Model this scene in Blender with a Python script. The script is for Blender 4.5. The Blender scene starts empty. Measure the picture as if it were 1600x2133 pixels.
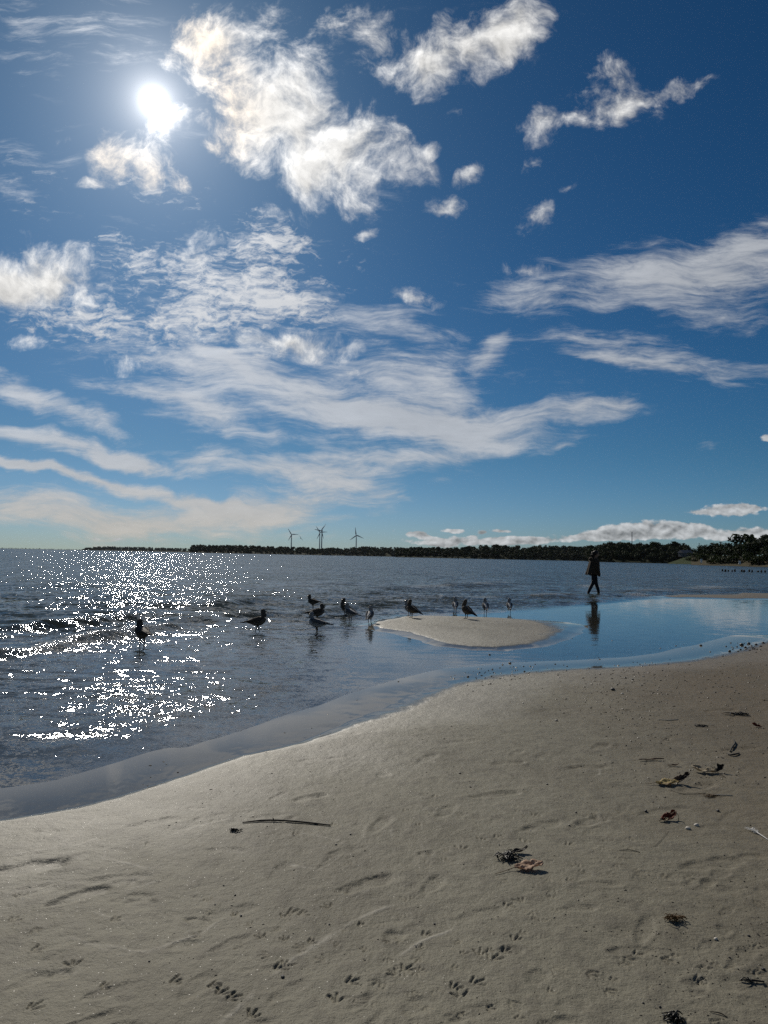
import bpy, bmesh, math, random
import numpy as np
from mathutils import Vector, Matrix, Euler, noise as mnoise

random.seed(7); RNG = np.random.default_rng(7)
scene = bpy.context.scene
COL = scene.collection

# ------------------------------------------------------------------ camera
CAM_H = 1.30                       # metres above the lake's surface
PITCH, ROLL = math.radians(3.56), math.radians(1.17)
FPX, PW, PH = 1479.0, 1600.0, 2133.0
cam_data = bpy.data.cameras.new('camera')
cam_data.sensor_fit = 'VERTICAL'; cam_data.sensor_height = 36.0; cam_data.sensor_width = 27.0
cam_data.lens = FPX / PH * 36.0
cam_data.clip_start = 0.05; cam_data.clip_end = 60000.0
cam = bpy.data.objects.new('camera', cam_data); COL.objects.link(cam)
CAM_ROT = Matrix.Rotation(math.pi/2 + PITCH, 3, 'X') @ Matrix.Rotation(ROLL, 3, 'Z')
cam.matrix_world = Matrix.Translation((0, 0, CAM_H)) @ CAM_ROT.to_4x4()
scene.camera = cam

def sight(px, py):
    """Direction in the place of a spot measured in the photograph."""
    return (CAM_ROT @ Vector(((px - PW/2)/FPX, -(py - PH/2)/FPX, -1.0))).normalized()

def at(px, py, z=0.0):
    """Measured spot -> point on the level z."""
    d = sight(px, py); t = (z - CAM_H)/d.z
    return Vector((d.x*t, d.y*t, z))

def far(px, py, dist):
    """Measured spot -> point at a horizontal distance."""
    d = sight(px, py); t = dist/math.hypot(d.x, d.y)
    return Vector((d.x*t, d.y*t, CAM_H + d.z*t))

# ------------------------------------------------------------------ light
SUN_DIR = sight(322, 213)
SUN_EL = math.asin(SUN_DIR.z); SUN_AZ = math.atan2(SUN_DIR.x, SUN_DIR.y)
sun_data = bpy.data.lights.new('sun', 'SUN')
sun_data.energy = 3.6; sun_data.angle = math.radians(0.53); sun_data.color = (1.0, 0.93, 0.82)
sun = bpy.data.objects.new('sun', sun_data); COL.objects.link(sun)
sun.rotation_euler = SUN_DIR.to_track_quat('Z', 'Y').to_euler()
sun.location = (0, 0, 50)

scene.view_settings.view_transform = 'Standard'; scene.view_settings.look = 'None'
scene.view_settings.exposure = 0.0; scene.view_settings.gamma = 1.0
scene.view_settings.use_curve_mapping = False
scene.cycles.use_adaptive_sampling = True; scene.cycles.adaptive_threshold = 0.012; scene.cycles.adaptive_min_samples = 16
scene.cycles.use_denoising = False
scene.cycles.max_bounces = 8; scene.cycles.transparent_max_bounces = 24
scene.cycles.caustics_reflective = False; scene.cycles.caustics_refractive = False
scene.cycles.sample_clamp_indirect = 6.0

# ------------------------------------------------------------------ node helpers
class NT:
    def __init__(s, tree):
        s.t = tree
    def node(s, typ, **kw):
        n = s.t.nodes.new(typ)
        for k, v in kw.items(): setattr(n, k, v)
        return n
    def put(s, sock, v):
        if isinstance(v, bpy.types.NodeSocket): s.t.links.new(v, sock)
        elif v is not None: sock.default_value = v
    def math(s, op, a, b=None, c=None, clamp=False):
        n = s.node('ShaderNodeMath', operation=op, use_clamp=clamp)
        for i, v in enumerate((a, b, c)): s.put(n.inputs[i], v)
        return n.outputs[0]
    def add(s, a, b): return s.math('ADD', a, b)
    def sub(s, a, b): return s.math('SUBTRACT', a, b)
    def mul(s, a, b): return s.math('MULTIPLY', a, b)
    def div(s, a, b): return s.math('DIVIDE', a, b)
    def mx(s, a, b): return s.math('MAXIMUM', a, b)
    def vec(s, op, a, b=None, scale=None):
        n = s.node('ShaderNodeVectorMath', operation=op)
        s.put(n.inputs[0], a)
        if b is not None: s.put(n.inputs[1], b)
        if scale is not None: s.put(n.inputs['Scale'], scale)
        return n.outputs[1] if op in ('DOT_PRODUCT', 'LENGTH', 'DISTANCE') else n.outputs[0]
    def xyz(s, x, y, z):
        n = s.node('ShaderNodeCombineXYZ')
        for i, v in enumerate((x, y, z)): s.put(n.inputs[i], v)
        return n.outputs[0]
    def sep(s, v):
        n = s.node('ShaderNodeSeparateXYZ'); s.put(n.inputs[0], v); return n.outputs
    def step(s, v, lo, hi, tlo=0.0, thi=1.0, smooth=True):
        n = s.node('ShaderNodeMapRange', interpolation_type='SMOOTHSTEP' if smooth else 'LINEAR')
        s.put(n.inputs['Value'], v); s.put(n.inputs['From Min'], lo); s.put(n.inputs['From Max'], hi)
        s.put(n.inputs['To Min'], tlo); s.put(n.inputs['To Max'], thi)
        return n.outputs[0]
    def noise(s, v, scale, detail=4.0, rough=0.5, dist=0.0, lac=2.0, color=False, dim='2D'):
        n = s.node('ShaderNodeTexNoise', noise_dimensions=dim)
        s.put(n.inputs['Vector'], v); s.put(n.inputs['Scale'], scale); s.put(n.inputs['Detail'], detail)
        s.put(n.inputs['Roughness'], rough); s.put(n.inputs['Distortion'], dist); s.put(n.inputs['Lacunarity'], lac)
        return n.outputs['Color' if color else 'Fac']
    def mapping(s, v, loc=(0,0,0), rot=(0,0,0), sc=(1,1,1), typ='POINT'):
        n = s.node('ShaderNodeMapping', vector_type=typ)
        s.put(n.inputs['Vector'], v)
        if typ != 'VECTOR' and 'Location' in n.inputs: n.inputs['Location'].default_value = loc
        n.inputs['Rotation'].default_value = rot; n.inputs['Scale'].default_value = sc
        return n.outputs[0]
    def mix(s, f, a, b):
        n = s.node('ShaderNodeMix', data_type='RGBA')
        s.put(n.inputs[0], f); s.put(n.inputs[6], a); s.put(n.inputs[7], b)
        return n.outputs[2]
    def ramp(s, f, stops):
        n = s.node('ShaderNodeValToRGB'); s.put(n.inputs[0], f)
        el = n.color_ramp.elements
        while len(el) < len(stops): el.new(0.5)
        for e, (p, c) in zip(el, stops): e.position = p; e.color = (*c, 1) if len(c) == 3 else c
        return n.outputs[0]

# ------------------------------------------------------------------ sky
world = bpy.data.worlds.new('World'); scene.world = world; world.use_nodes = True
W = NT(world.node_tree); world.node_tree.nodes.clear()
wout = W.node('ShaderNodeOutputWorld'); bg = W.node('ShaderNodeBackground'); bg.inputs[1].default_value = 0.1
world.node_tree.links.new(bg.outputs[0], wout.inputs[0])
skyn = W.node('ShaderNodeTexSky', sky_type='NISHITA', sun_disc=False)
skyn.sun_elevation = SUN_EL; skyn.sun_rotation = SUN_AZ
skyn.air_density = 1.0; skyn.dust_density = 0.35; skyn.ozone_density = 2.6; skyn.altitude = 100

geo_dir = W.node('ShaderNodeTexCoord').outputs['Generated']
dirv = W.vec('NORMALIZE', geo_dir)
dx, dy, dz = W.sep(dirv)
# the clear blue as the phone renders it: deeper and more saturated away from the sun
sr = W.node('ShaderNodeSeparateColor'); W.put(sr.inputs[0], skyn.outputs[0])
low = W.step(dz, 0.16, 0.0)
def chan(c, g, k, x0, kk):
    v = W.mul(W.math('POWER', W.mul(sr.outputs[c], 0.05), g), k)
    return W.mul(v, W.div(10.0*(1+kk*x0), W.math('MULTIPLY_ADD', v, kk, 1.0)))      # soft shoulder
clear = W.xyz(W.mul(chan(0, 1.70, 0.66, .06, 2.2), W.add(1.0, W.mul(low, 0.28))), W.mul(chan(1, 1.38, 0.80, .17, 1.0), W.add(1.0, W.mul(low, 0.18))), W.mul(chan(2, 1.38, 1.04, .3, 0.5), W.add(1.0, W.mul(low, 0.36))))
# cloud layers: masks are set on a plane tangent to the sky ahead (x/y, z/y), grain on level sheets overhead
ay = W.mx(W.math('ABSOLUTE', dy), 0.05)
uv = W.xyz(W.div(dx, ay), W.div(dz, ay), 0.0)
zz = W.add(W.mx(dz, 0.0), 0.08)
sheet = W.xyz(W.div(dx, zz), W.div(dy, zz), 0.0)
warp = W.vec('SUBTRACT', W.noise(uv, 5.0, 3.0, color=True), (0.5, 0.5, 0.5))
uvw = W.vec('ADD', uv, W.vec('SCALE', warp, scale=0.055))
warp2 = W.vec('SUBTRACT', W.noise(uv, 22.0, 4.0, color=True), (0.5, 0.5, 0.5))
uvw = W.vec('ADD', uvw, W.vec('SCALE', warp2, scale=0.02))
def patches(lst, src, grow):
    """Sum of soft elliptical patches: spot, half sizes, tilt (degrees, clockwise), weight."""
    acc = None
    for cx, cy, rx, ry, rot, wgt in lst:
        d = sight(cx, cy)
        g = W.node('ShaderNodeTexGradient', gradient_type='SPHERICAL'); W.put(g.inputs[0], src)
        tm = g.texture_mapping; tm.vector_type = 'TEXTURE'
        tm.translation = (d.x/d.y, d.z/d.y, 0); tm.rotation = (0, 0, -math.radians(rot) - ROLL); tm.scale = (rx/FPX*grow, ry/FPX*grow, 1)
        acc = W.mul(g.outputs['Fac'], wgt) if acc is None else W.math('MULTIPLY_ADD', g.outputs['Fac'], wgt, acc)
    return acc
PUFF = [(650,290,200,100,22,1.35),(560,265,110,70,-30,1.0),(765,285,95,60,25,.7),(635,375,50,65,0,1.0),(600,205,130,40,-15,.3),
 (640,115,195,65,0,.78),(480,75,115,60,-25,.78),(690,45,130,45,0,.66),(790,110,70,75,0,.62),(390,45,60,60,0,.55),(545,150,110,40,0,.4),(380,110,50,80,0,.45),
 (990,85,150,62,-28,1.15),(1085,35,55,65,30,.8),(890,140,55,40,-50,.6),(1040,115,70,55,-40,.6),
 (1180,245,125,40,-10,1.0),(1290,185,85,45,35,.85),(1400,190,85,22,-14,.8),(1110,250,50,40,20,.5),(1280,250,50,35,40,.45),
 (980,360,38,18,-40,.9),(1085,350,48,24,-50,.8),(915,445,36,30,0,1.4),(1100,460,62,24,-20,.8),(1095,553,55,12,4,.7),(900,302,13,17,0,.8),
 (782,482,24,9,-10,.8),(1180,386,26,9,-30,.7),(945,212,28,18,-40,.55),(1020,200,20,16,0,.5),(1165,20,40,16,-20,.4),
 (845,625,66,20,14,1.3),(20,590,95,80,0,1.6),(140,575,85,50,15,1.0),(60,620,130,50,10,.5),(230,605,60,32,10,.5),
 (50,712,62,17,-4,.9),(600,718,110,30,2,1.45),(520,712,35,16,0,.4),(630,748,70,18,-5,.5),(325,722,34,20,0,1.0),(262,765,55,22,10,.8),(430,705,30,14,20,.4),
 (300,345,85,62,10,.95),(330,270,50,60,0,.8),(355,395,60,28,0,.35),(430,315,28,15,0,.75),(130,290,20,10,10,.4),(125,372,20,9,0,.45),(190,390,25,9,10,.4),
 (330,150,40,40,0,.5),(430,170,40,40,0,.5),(420,530,55,20,0,.75),(470,495,55,20,0,.7),(570,450,45,14,0,.5),(440,455,25,16,0,.5),(735,775,18,9,0,.6),(560,745,30,20,20,.4)]
SCALE_ = [(700,520,120,40,12,.45),(330,560,140,40,16,.6),(640,650,150,30,10,.6),(200,720,150,26,10,.6),(480,740,120,30,8,.5),(505,590,150,85,-22,1.0),(400,540,150,50,10,.75),(560,490,85,45,10,.8),(600,620,110,40,10,.7),(470,500,120,35,4,.55),(270,670,160,48,6,.85),(560,680,160,45,4,.7),
 (110,640,190,65,8,.7),(170,560,130,55,10,.6),(680,590,70,14,8,.5),(320,400,100,40,0,.6),(60,380,110,70,30,.35),(420,640,110,60,0,.6),(300,760,120,30,8,.6)]
CIRR = [(700,640,170,30,16,.5),(330,830,200,30,14,.6),(520,850,180,24,12,.5),(660,930,150,18,4,.45),(330,620,160,36,18,.4),(1080,790,120,24,10,.35),(190,70,190,90,-15,.55),(60,330,90,120,20,.4),(30,30,60,50,20,.5),(1380,575,330,62,-7,1.0),(1500,555,190,85,-8,.7),(1130,612,140,26,4,.7),(1500,668,150,34,0,.6),(1240,712,165,30,3,.75),(1450,770,230,34,6,.95),(1290,756,140,12,4,.7),
 (1590,490,60,40,-30,.6),(860,700,190,48,14,.65),(1010,730,26,52,35,.8),(1035,692,34,10,-35,.5),(790,775,190,45,20,.75),(900,800,120,45,22,.65),(930,880,330,42,0,1.1),(620,800,260,52,14,.9),
 (420,770,220,36,8,.85),(1210,858,120,24,-6,.95),(1300,850,50,26,-35,.7),(720,855,260,28,8,.7),(960,905,160,34,4,.6),(425,722,110,14,36,.75),(300,472,150,14,8,.55),
 (120,925,190,22,12,1.6),(265,962,70,17,12,1.3),(210,1003,270,13,9,1.7),(40,975,90,12,10,1.2),(60,828,110,26,22,1.3),(150,862,50,14,18,.5),(212,872,52,26,26,.9),(245,905,60,24,40,.4),(455,880,80,22,24,.75),(420,850,120,30,25,.5),(280,826,95,16,4,.65),
 (575,915,28,18,60,.4),(390,895,90,26,20,.3),(560,978,200,30,2,1.0),(420,965,50,20,-20,.5),(790,960,190,24,-3,.85),(700,990,120,30,4,.6),(920,945,110,15,-6,.65),(620,1040,180,30,-8,.85),(500,1070,260,34,-4,.9),
 (300,1085,330,40,0,.6),(90,1050,230,34,3,.75),(60,1090,260,34,0,.75),(840,1035,50,9,12,.4),(700,1085,40,6,-5,.3),(920,1005,40,11,-5,.5),(1175,930,24,6,0,.6),(1480,940,30,8,-10,.4)]
HEAP = [(1350,1104,95,17,-3,1.2),(1440,1101,48,11,0,.9),(1290,1112,60,12,-4,.9),(1215,1120,75,8,-3,.9),(1400,1114,110,8,0,.6),(1520,1062,62,13,-4,1.0),(1450,1068,30,6,0,.5),(1560,1058,40,6,0,.6),(1560,1112,70,13,-4,1.1),
 (858,1112,14,6,0,1.1),(880,1114,14,7,0,1.1),(895,1119,14,4,0,.5),(948,1106,27,5,0,1.0),(1003,1110,10,5,0,1.0),(985,1117,12,4,0,.6),(1035,1106,22,4,-4,.7),(1060,1108,14,3,0,.6),(1000,1128,130,9,-2,.95),(920,1133,26,8,0,.9),(1085,1124,50,8,0,.7),
 (820,1106,8,3,0,.6),(200,1122,14,3,0,.6),(222,1121,8,3,0,.6),(246,1123,14,4,0,.8),(276,1124,14,3,0,.5),(725,1122,12,3,0,.4),(1598,912,14,8,0,.9)]
mP, mS, mC, mH = patches(PUFF, uvw, 1.55), patches(SCALE_, uvw, 1.5), patches(CIRR, uvw, 1.55), patches(HEAP, uv, 1.6)
# sky outside the view carries on with the same kinds of cloud
lat = W.step(W.vec('LENGTH', W.vec('SUBTRACT', dirv, (0.0, 0.93, 0.36))), 0.72, 0.95)
lowf = W.noise(sheet, 0.42, 2.0)
mP = W.add(mP, W.mul(W.mul(lat, W.step(dz, 0.05, 0.25)), W.step(lowf, 0.5, 0.72, 0.0, 0.7)))
mC = W.add(mC, W.mul(lat, W.step(lowf, 0.55, 0.36, 0.0, 0.65)))

haze_v = W.mul(W.step(W.noise(W.mapping(uv, rot=(0, 0, 0.12), sc=(1.0, 2.2, 1.0)), 2.6, 4.0, 0.6), 0.42, 0.72), W.step(dx, 0.45, -0.1))
mC = W.add(mC, W.mul(haze_v, 0.13))
# torn heap cloud
fP = W.noise(uvw, 10.0, 10.0, 0.66, 0.15)
fPb = W.noise(W.vec('ADD', uvw, (-0.006, 0.016, 0.0)), 10.0, 6.0, 0.62, 0.15)
pres = W.step(mP, 0.0, 0.14)
aP = W.mul(W.step(W.add(mP, W.mul(W.sub(fP, 0.5), 3.7)), 0.26, 1.75), pres)
# rippled mackerel cloud
rip = W.vec('ADD', W.mapping(uv, rot=(0, 0, math.radians(24)), sc=(1.0, 2.6, 1.0)), W.vec('SCALE', warp2, scale=0.05))
fS = W.add(W.mul(W.noise(rip, 42.0, 4.0, 0.68), 0.52), W.mul(W.noise(rip, 9.0, 5.0, 0.65), 0.48))
aS = W.mul(W.mul(W.step(W.add(W.mul(mS, 0.72), W.mul(W.sub(fS, 0.5), 4.2)), 0.30, 1.5), W.step(mS, 0.0, 0.3)), 0.8)
# fibrous high cloud
cw = W.vec('ADD', uv, W.vec('SCALE', warp, scale=0.05))
fib = W.mapping(cw, rot=(0, 0, math.radians(7)), sc=(1.0, 5.0, 1.0))
fib2 = W.mapping(cw, rot=(0, 0, math.radians(-24)), sc=(1.0, 4.6, 1.0))
fC = W.add(W.mul(W.noise(fib, 7.0, 10.0, 0.66, 0.25), 0.55), W.mul(W.noise(fib2, 10.0, 10.0, 0.72, 0.3), 0.45))
aC = W.mul(W.mul(W.step(W.add(mC, W.mul(W.sub(fC, 0.5), 3.5)), 0.22, 1.55), W.step(mC, 0.0, 0.25)), 0.84)
# heaps on the horizon
hv = W.mapping(uv, sc=(1.0, 1.6, 1.0))
fH = W.noise(hv, 48.0, 4.0, 0.55)
fHb = W.noise(W.vec('ADD', hv, (-0.004, 0.008, 0.0)), 48.0, 2.0, 0.5)
aH = W.mul(W.mul(W.step(W.add(mH, W.mul(W.sub(fH, 0.5), 1.1)), 0.3, 0.6), W.step(mH, 0.0, 0.2)), 0.9)

# light in the clouds: brighter towards the sun, greyer where the cloud is thick
cosg = W.vec('DOT_PRODUCT', dirv, tuple(SUN_DIR))
ang = W.math('ARCCOSINE', W.math('MINIMUM', cosg, 0.999999))          # radians from the sun
near = W.math('EXPONENT', W.mul(ang, -2.6))
thick = W.step(W.add(mP, W.mul(W.sub(fPb, 0.5), 1.8)), 0.7, 1.7)
relief = W.mul(W.sub(fP, fPb), 1.5)
lumP = W.mul(W.add(W.add(0.44, W.mul(near, 0.95)), relief), W.sub(1.0, W.mul(thick, 0.22)))
lumC = W.add(W.add(0.40, W.mul(near, 0.55)), W.mul(W.sub(fC, 0.5), 0.35))
lumH = W.add(W.add(0.50, W.mul(W.sub(fH, fHb), 0.7)), W.mul(mH, -0.06))
def tint(l, c): return W.vec('SCALE', W.xyz(*c), scale=W.mul(W.mx(l, 0.02), 10.0))
ccol = W.mix(low, (0.93, 0.97, 1.03, 1), (1.0, 0.92, 0.82, 1))
colC = W.vec('SCALE', ccol, scale=W.mul(W.mx(lumC, 0.02), 10.0))
veil = W.mix(aC, clear, colC)
veil = W.mix(aS, veil, tint(W.add(0.42, W.mul(near, 0.7)), (1.0, 1.0, 1.0)))
deg = W.mul(ang, 180.0/math.pi)
warm = W.math('EXPONENT', W.mul(W.mul(W.sub(deg, 4.6), W.sub(deg, 4.6)), -0.22))
veil = W.mix(aP, veil, W.vec('SCALE', W.mix(W.mul(warm, 0.75), (1.0, 0.99, 0.965, 1), (1.0, 0.82, 0.60, 1)), scale=W.mul(W.mx(lumP, 0.02), 10.0)))
veil = W.mix(aH, veil, tint(lumH, (0.96, 0.98, 1.0)))
# the sun itself and the glare of the thin cloud round it
core = W.div(6.5, W.add(W.mul(deg, deg), 0.10))
ring = W.mul(W.math('EXPONENT', W.mul(deg, -1.0/2.4)), 8.0)
wide = W.mul(W.math('EXPONENT', W.mul(deg, -1.0/10.0)), 0.4)
glare = W.add(core, W.add(W.mul(ring, W.add(0.6, W.mul(aP, 1.6))), wide))
final = W.vec('ADD', veil, W.vec('SCALE', W.xyz(1.0, 0.97, 0.93), scale=glare))
W.put(bg.inputs[0], final)
world.cycles.sampling_method = 'NONE'

# ------------------------------------------------------------------ shared builders
def tag(o, label=None, category=None, group=None, kind=None):
    if label: o['label'] = label
    if category: o['category'] = category
    if group: o['group'] = group
    if kind: o['kind'] = kind
    return o

def mesh_obj(name, verts, faces, mat=None, parent=None, smooth=True):
    me = bpy.data.meshes.new(name)
    verts = np.asarray(verts, dtype=np.float32).reshape(-1, 3)
    if isinstance(faces, np.ndarray) and faces.ndim == 2:
        n, k = faces.shape
        me.vertices.add(len(verts)); me.vertices.foreach_set('co', verts.ravel())
        me.loops.add(n*k); me.loops.foreach_set('vertex_index', faces.astype(np.int32).ravel())
        me.polygons.add(n); me.polygons.foreach_set('loop_start', np.arange(0, n*k, k, dtype=np.int32))
        me.update(calc_edges=True)
    else:
        me.from_pydata([tuple(map(float, v)) for v in verts], [], [tuple(map(int, f)) for f in faces])
    if smooth: me.polygons.foreach_set('use_smooth', np.ones(len(me.polygons), dtype=bool))
    me.validate()
    o = bpy.data.objects.new(name, me); COL.objects.link(o)
    if mat: me.materials.append(mat)
    if parent: o.parent = parent
    return o

def empty(name, loc=(0, 0, 0), rz=0.0):
    o = bpy.data.objects.new(name, None); COL.objects.link(o)
    o.location = loc; o.rotation_euler = (0, 0, rz); o.empty_display_size = 0.1
    return o

def attr(o, name, vals):
    a = o.data.attributes.new(name, 'FLOAT', 'POINT'); a.data.foreach_set('value', np.asarray(vals, dtype=np.float32).ravel())

def color_attr(o, name, vals):
    a = o.data.attributes.new(name, 'FLOAT_COLOR', 'POINT')
    v = np.ones((len(o.data.vertices), 4), dtype=np.float32); v[:, :3] = vals; a.data.foreach_set('color', v.ravel())

def material(name):
    m = bpy.data.materials.new(name); m.use_nodes = True
    n = NT(m.node_tree); b = m.node_tree.nodes['Principled BSDF']
    return m, n, b

def simple_mat(name, color, rough=0.7, spec=0.3, vary=0.15, scale=20.0, bump=0.0):
    m, n, b = material(name)
    co = n.node('ShaderNodeTexCoord').outputs['Object']
    f = n.noise(co, scale, 4.0, 0.6, dim='3D')
    c1 = tuple(c*(1-vary) for c in color); c2 = tuple(min(1.0, c*(1+vary)) for c in color)
    n.put(b.inputs['Base Color'], n.mix(f, (*c1, 1), (*c2, 1)))
    b.inputs['Roughness'].default_value = rough; b.inputs['Specular IOR Level'].default_value = spec
    if bump:
        bn = n.node('ShaderNodeBump'); bn.inputs['Strength'].default_value = bump; bn.inputs['Distance'].default_value = 0.01
        n.put(bn.inputs['Height'], f); n.put(b.inputs['Normal'], bn.outputs[0])
    return m

# gradient noise on arrays
_perm = RNG.permutation(256); _perm = np.concatenate([_perm, _perm, _perm])
_g2 = np.stack([np.cos(np.arange(256)*2.39996), np.sin(np.arange(256)*2.39996)], 1)
def perlin(x, y, seed=0):
    x = x + seed*37.17; y = y + seed*91.7
    xi = np.floor(x).astype(np.int64); yi = np.floor(y).astype(np.int64)
    xf = x - xi; yf = y - yi
    u = xf*xf*xf*(xf*(xf*6-15)+10); v = yf*yf*yf*(yf*(yf*6-15)+10)
    def g(ix, iy, fx, fy):
        h = _perm[(_perm[ix & 255] + iy) & 255]
        return _g2[h, 0]*fx + _g2[h, 1]*fy
    a = g(xi, yi, xf, yf); b = g(xi+1, yi, xf-1, yf); c = g(xi, yi+1, xf, yf-1); d = g(xi+1, yi+1, xf-1, yf-1)
    return (a + u*(b-a)) + v*((c + u*(d-c)) - (a + u*(b-a)))
def sstep(v, lo, hi):
    t = np.clip((v-lo)/(hi-lo), 0, 1); return t*t*(3-2*t)

# ------------------------------------------------------------------ lie of the land
SHORE_PX = [(0,1715),(80,1703),(160,1688),(240,1668),(310,1645),(380,1622),(440,1600),(500,1580),(560,1568),(620,1553),(680,1528),(730,1506),(790,1484),(850,1455),
            (920,1426),(1000,1408),(1090,1398),(1180,1392),(1280,1388),(1370,1381),(1450,1370),(1520,1354),(1560,1342),(1600,1330)]
SHORE = [(-70.0,-38.0),(-22.0,-7.0),(-9.0,0.4),(-4.2,2.55)] + [tuple(at(*p).xy) for p in SHORE_PX] + [(8.2,12.6),(14.0,17.0),(40.0,44.0),(120.0,140.0),(420.0,470.0)]
BAR_PX = [(752,1303),(790,1293),(830,1285),(880,1282.5),(950,1284),(1030,1287),(1100,1291),(1170,1296),(1215,1303),(1205,1318),(1170,1334),(1120,1347),(1050,1355),(975,1353),(915,1345),(870,1331),(820,1318),(780,1311)]
BAR2_PX = [(1350,1243),(1420,1238.5),(1500,1236),(1620,1234),(1800,1232),(1900,1243),(1620,1250),(1500,1248),(1410,1246)]
FLAT_PX = [(700,1420),(715,1360),(770,1312),(850,1283),(1000,1279),(1200,1262),(1330,1248),(1500,1240),(1900,1238),(1900,1345),(1600,1335),(1450,1372),(1200,1392),(1000,1410),(850,1456)]
POLY = {k: np.array([at(*p).xy[:] for p in v]) for k, v in (('bar', BAR_PX), ('bar2', BAR2_PX), ('flat', FLAT_PX))}

def line_dist(x, y, pts, want=True):
    """Distance to a polyline, sign (+ on its right-hand side) and place along it."""
    best = np.full(x.shape, 1e18); sgn = np.ones(x.shape); along = np.zeros(x.shape); L = 0.0
    for (ax, ay), (bx, by) in zip(pts[:-1], pts[1:]):
        ex, ey = bx-ax, by-ay; l2 = ex*ex+ey*ey; l = math.sqrt(l2)
        qx = x-ax; qy = y-ay
        t = (qx*ex+qy*ey)/l2; np.clip(t, 0, 1, out=t)
        qx -= t*ex; qy -= t*ey; d = qx*qx+qy*qy
        m = d < best
        np.copyto(best, d, where=m); np.copyto(sgn, ey*qx-ex*qy, where=m)
        if want: np.copyto(along, L+t*l, where=m)
        L += l
    return np.sqrt(best), np.where(sgn >= 0, 1.0, -1.0), along, L
def poly_dist(x, y, P):
    """Signed distance to a closed outline, + inside."""
    d, _, _, _ = line_dist(x, y, list(map(tuple, P)) + [tuple(P[0])], False)
    ins = np.zeros(x.shape, bool); j = len(P)-1
    for i in range(len(P)):
        (xi, yi), (xj, yj) = P[i], P[j]
        if yi != yj: ins ^= ((yi > y) != (yj > y)) & (x < (xj-xi)*(y-yi)/(yj-yi)+xi)
        j = i
    return np.where(ins, d, -d)

def ground_height(x, y):
    """Sand and lake bed, metres above the water's level (no prints)."""
    x = np.asarray(x, float); y = np.asarray(y, float)
    d, s, _, _ = line_dist(x, y, SHORE, False); s = d*s
    s = s + 0.10*perlin(x*0.9, y*0.9, 3)*sstep(np.abs(s), 0.0, 0.6)
    dry = 0.014 + 0.42*(1-np.exp(-np.maximum(s, 0)*0.075)) + 0.025*np.clip(s/(0.12+1.7*sstep(x, -0.9, 1.6)*sstep(y, 4.4, 5.8)), 0, 1)
    wet = 0.014 - 0.025*np.minimum(-np.minimum(s, 0), 1.0) - 0.006*np.clip(-s-1.0, 0, 6) - 0.03*np.clip(-s-7.0, 0, 28)
    h = np.where(s > 0, dry, wet)
    fl = sstep(poly_dist(x, y, POLY['flat']), -0.9, 0.35)
    h = np.where(s > 0, h, h*(1-fl) + fl*np.maximum(h, -0.007 + 0.006*perlin(x*0.6, y*0.35, 5)))
    h = np.where(y > 60, np.minimum(h, -1.2), h)
    for k, top in (("bar", 0.046), ('bar2', 0.04)):
        b = poly_dist(x, y, POLY[k])
        b = b + 0.10*perlin(x*1.3, y*1.3, 8) + 0.06*perlin(x*3.7, y*3.7, 9)
        h = np.maximum(h, np.where(b > 0, 0.004 + top*(1-0.55*sstep(x, 1.9, 4.0)*(k == 'bar'))*(0.62*sstep(b, -0.05, 0.32) + 0.38*sstep(b, 0.0, 1.5)), 0.004 + 0.06*b))
    und = 0.016*perlin(x*0.7, y*0.7, 1) + 0.006*perlin(x*2.3, y*2.0, 2)
    return h + und*sstep(s, 0.05, 1.2)*sstep(-np.hypot(x, y), -40, -25)

def sand_z(x, y):
    """Height of the finished sand sheet."""
    r = math.hypot(x, y); a = math.atan2(x, y)
    i = min(max(int(np.searchsorted(r_s, r))-1, 0), len(r_s)-2); j = min(max(int(np.searchsorted(th_s, a))-1, 0), len(th_s)-2)
    u = min(max((r-r_s[i])/(r_s[i+1]-r_s[i]), 0), 1); v = min(max((a-th_s[j])/(th_s[j+1]-th_s[j]), 0), 1)
    return float((Z_S[i, j]*(1-u)+Z_S[i+1, j]*u)*(1-v)+(Z_S[i, j+1]*(1-u)+Z_S[i+1, j+1]*u)*v)
def on_ground(px, py):
    """Measured spot -> point on the sand."""
    z = 0.05
    for _ in range(6):
        p = at(px, py, z); z = sand_z(p.x, p.y)
    return Vector((p.x, p.y, z))

def polar_grid(yy_hi, yy_lo, step, near_r, far_r):
    th = np.concatenate([np.radians(np.arange(-180, -33, 7.0)), np.arange(math.radians(-32.5), math.radians(32.5), step/FPX), np.radians(np.arange(33.0, 180.1, 7.0))])
    r = 1.20*FPX/np.arange(yy_hi, yy_lo, -step)
    r = np.concatenate([near_r, r, far_r])
    R, T = np.meshgrid(r, th, indexing='ij')
    return r, th, R, R*np.sin(T), R*np.cos(T)
def grid_faces(nr, nt):
    i = np.arange(nr*nt).reshape(nr, nt)
    return np.stack([i[:-1, :-1], i[:-1, 1:], i[1:, 1:], i[1:, :-1]], -1).reshape(-1, 4)

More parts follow.
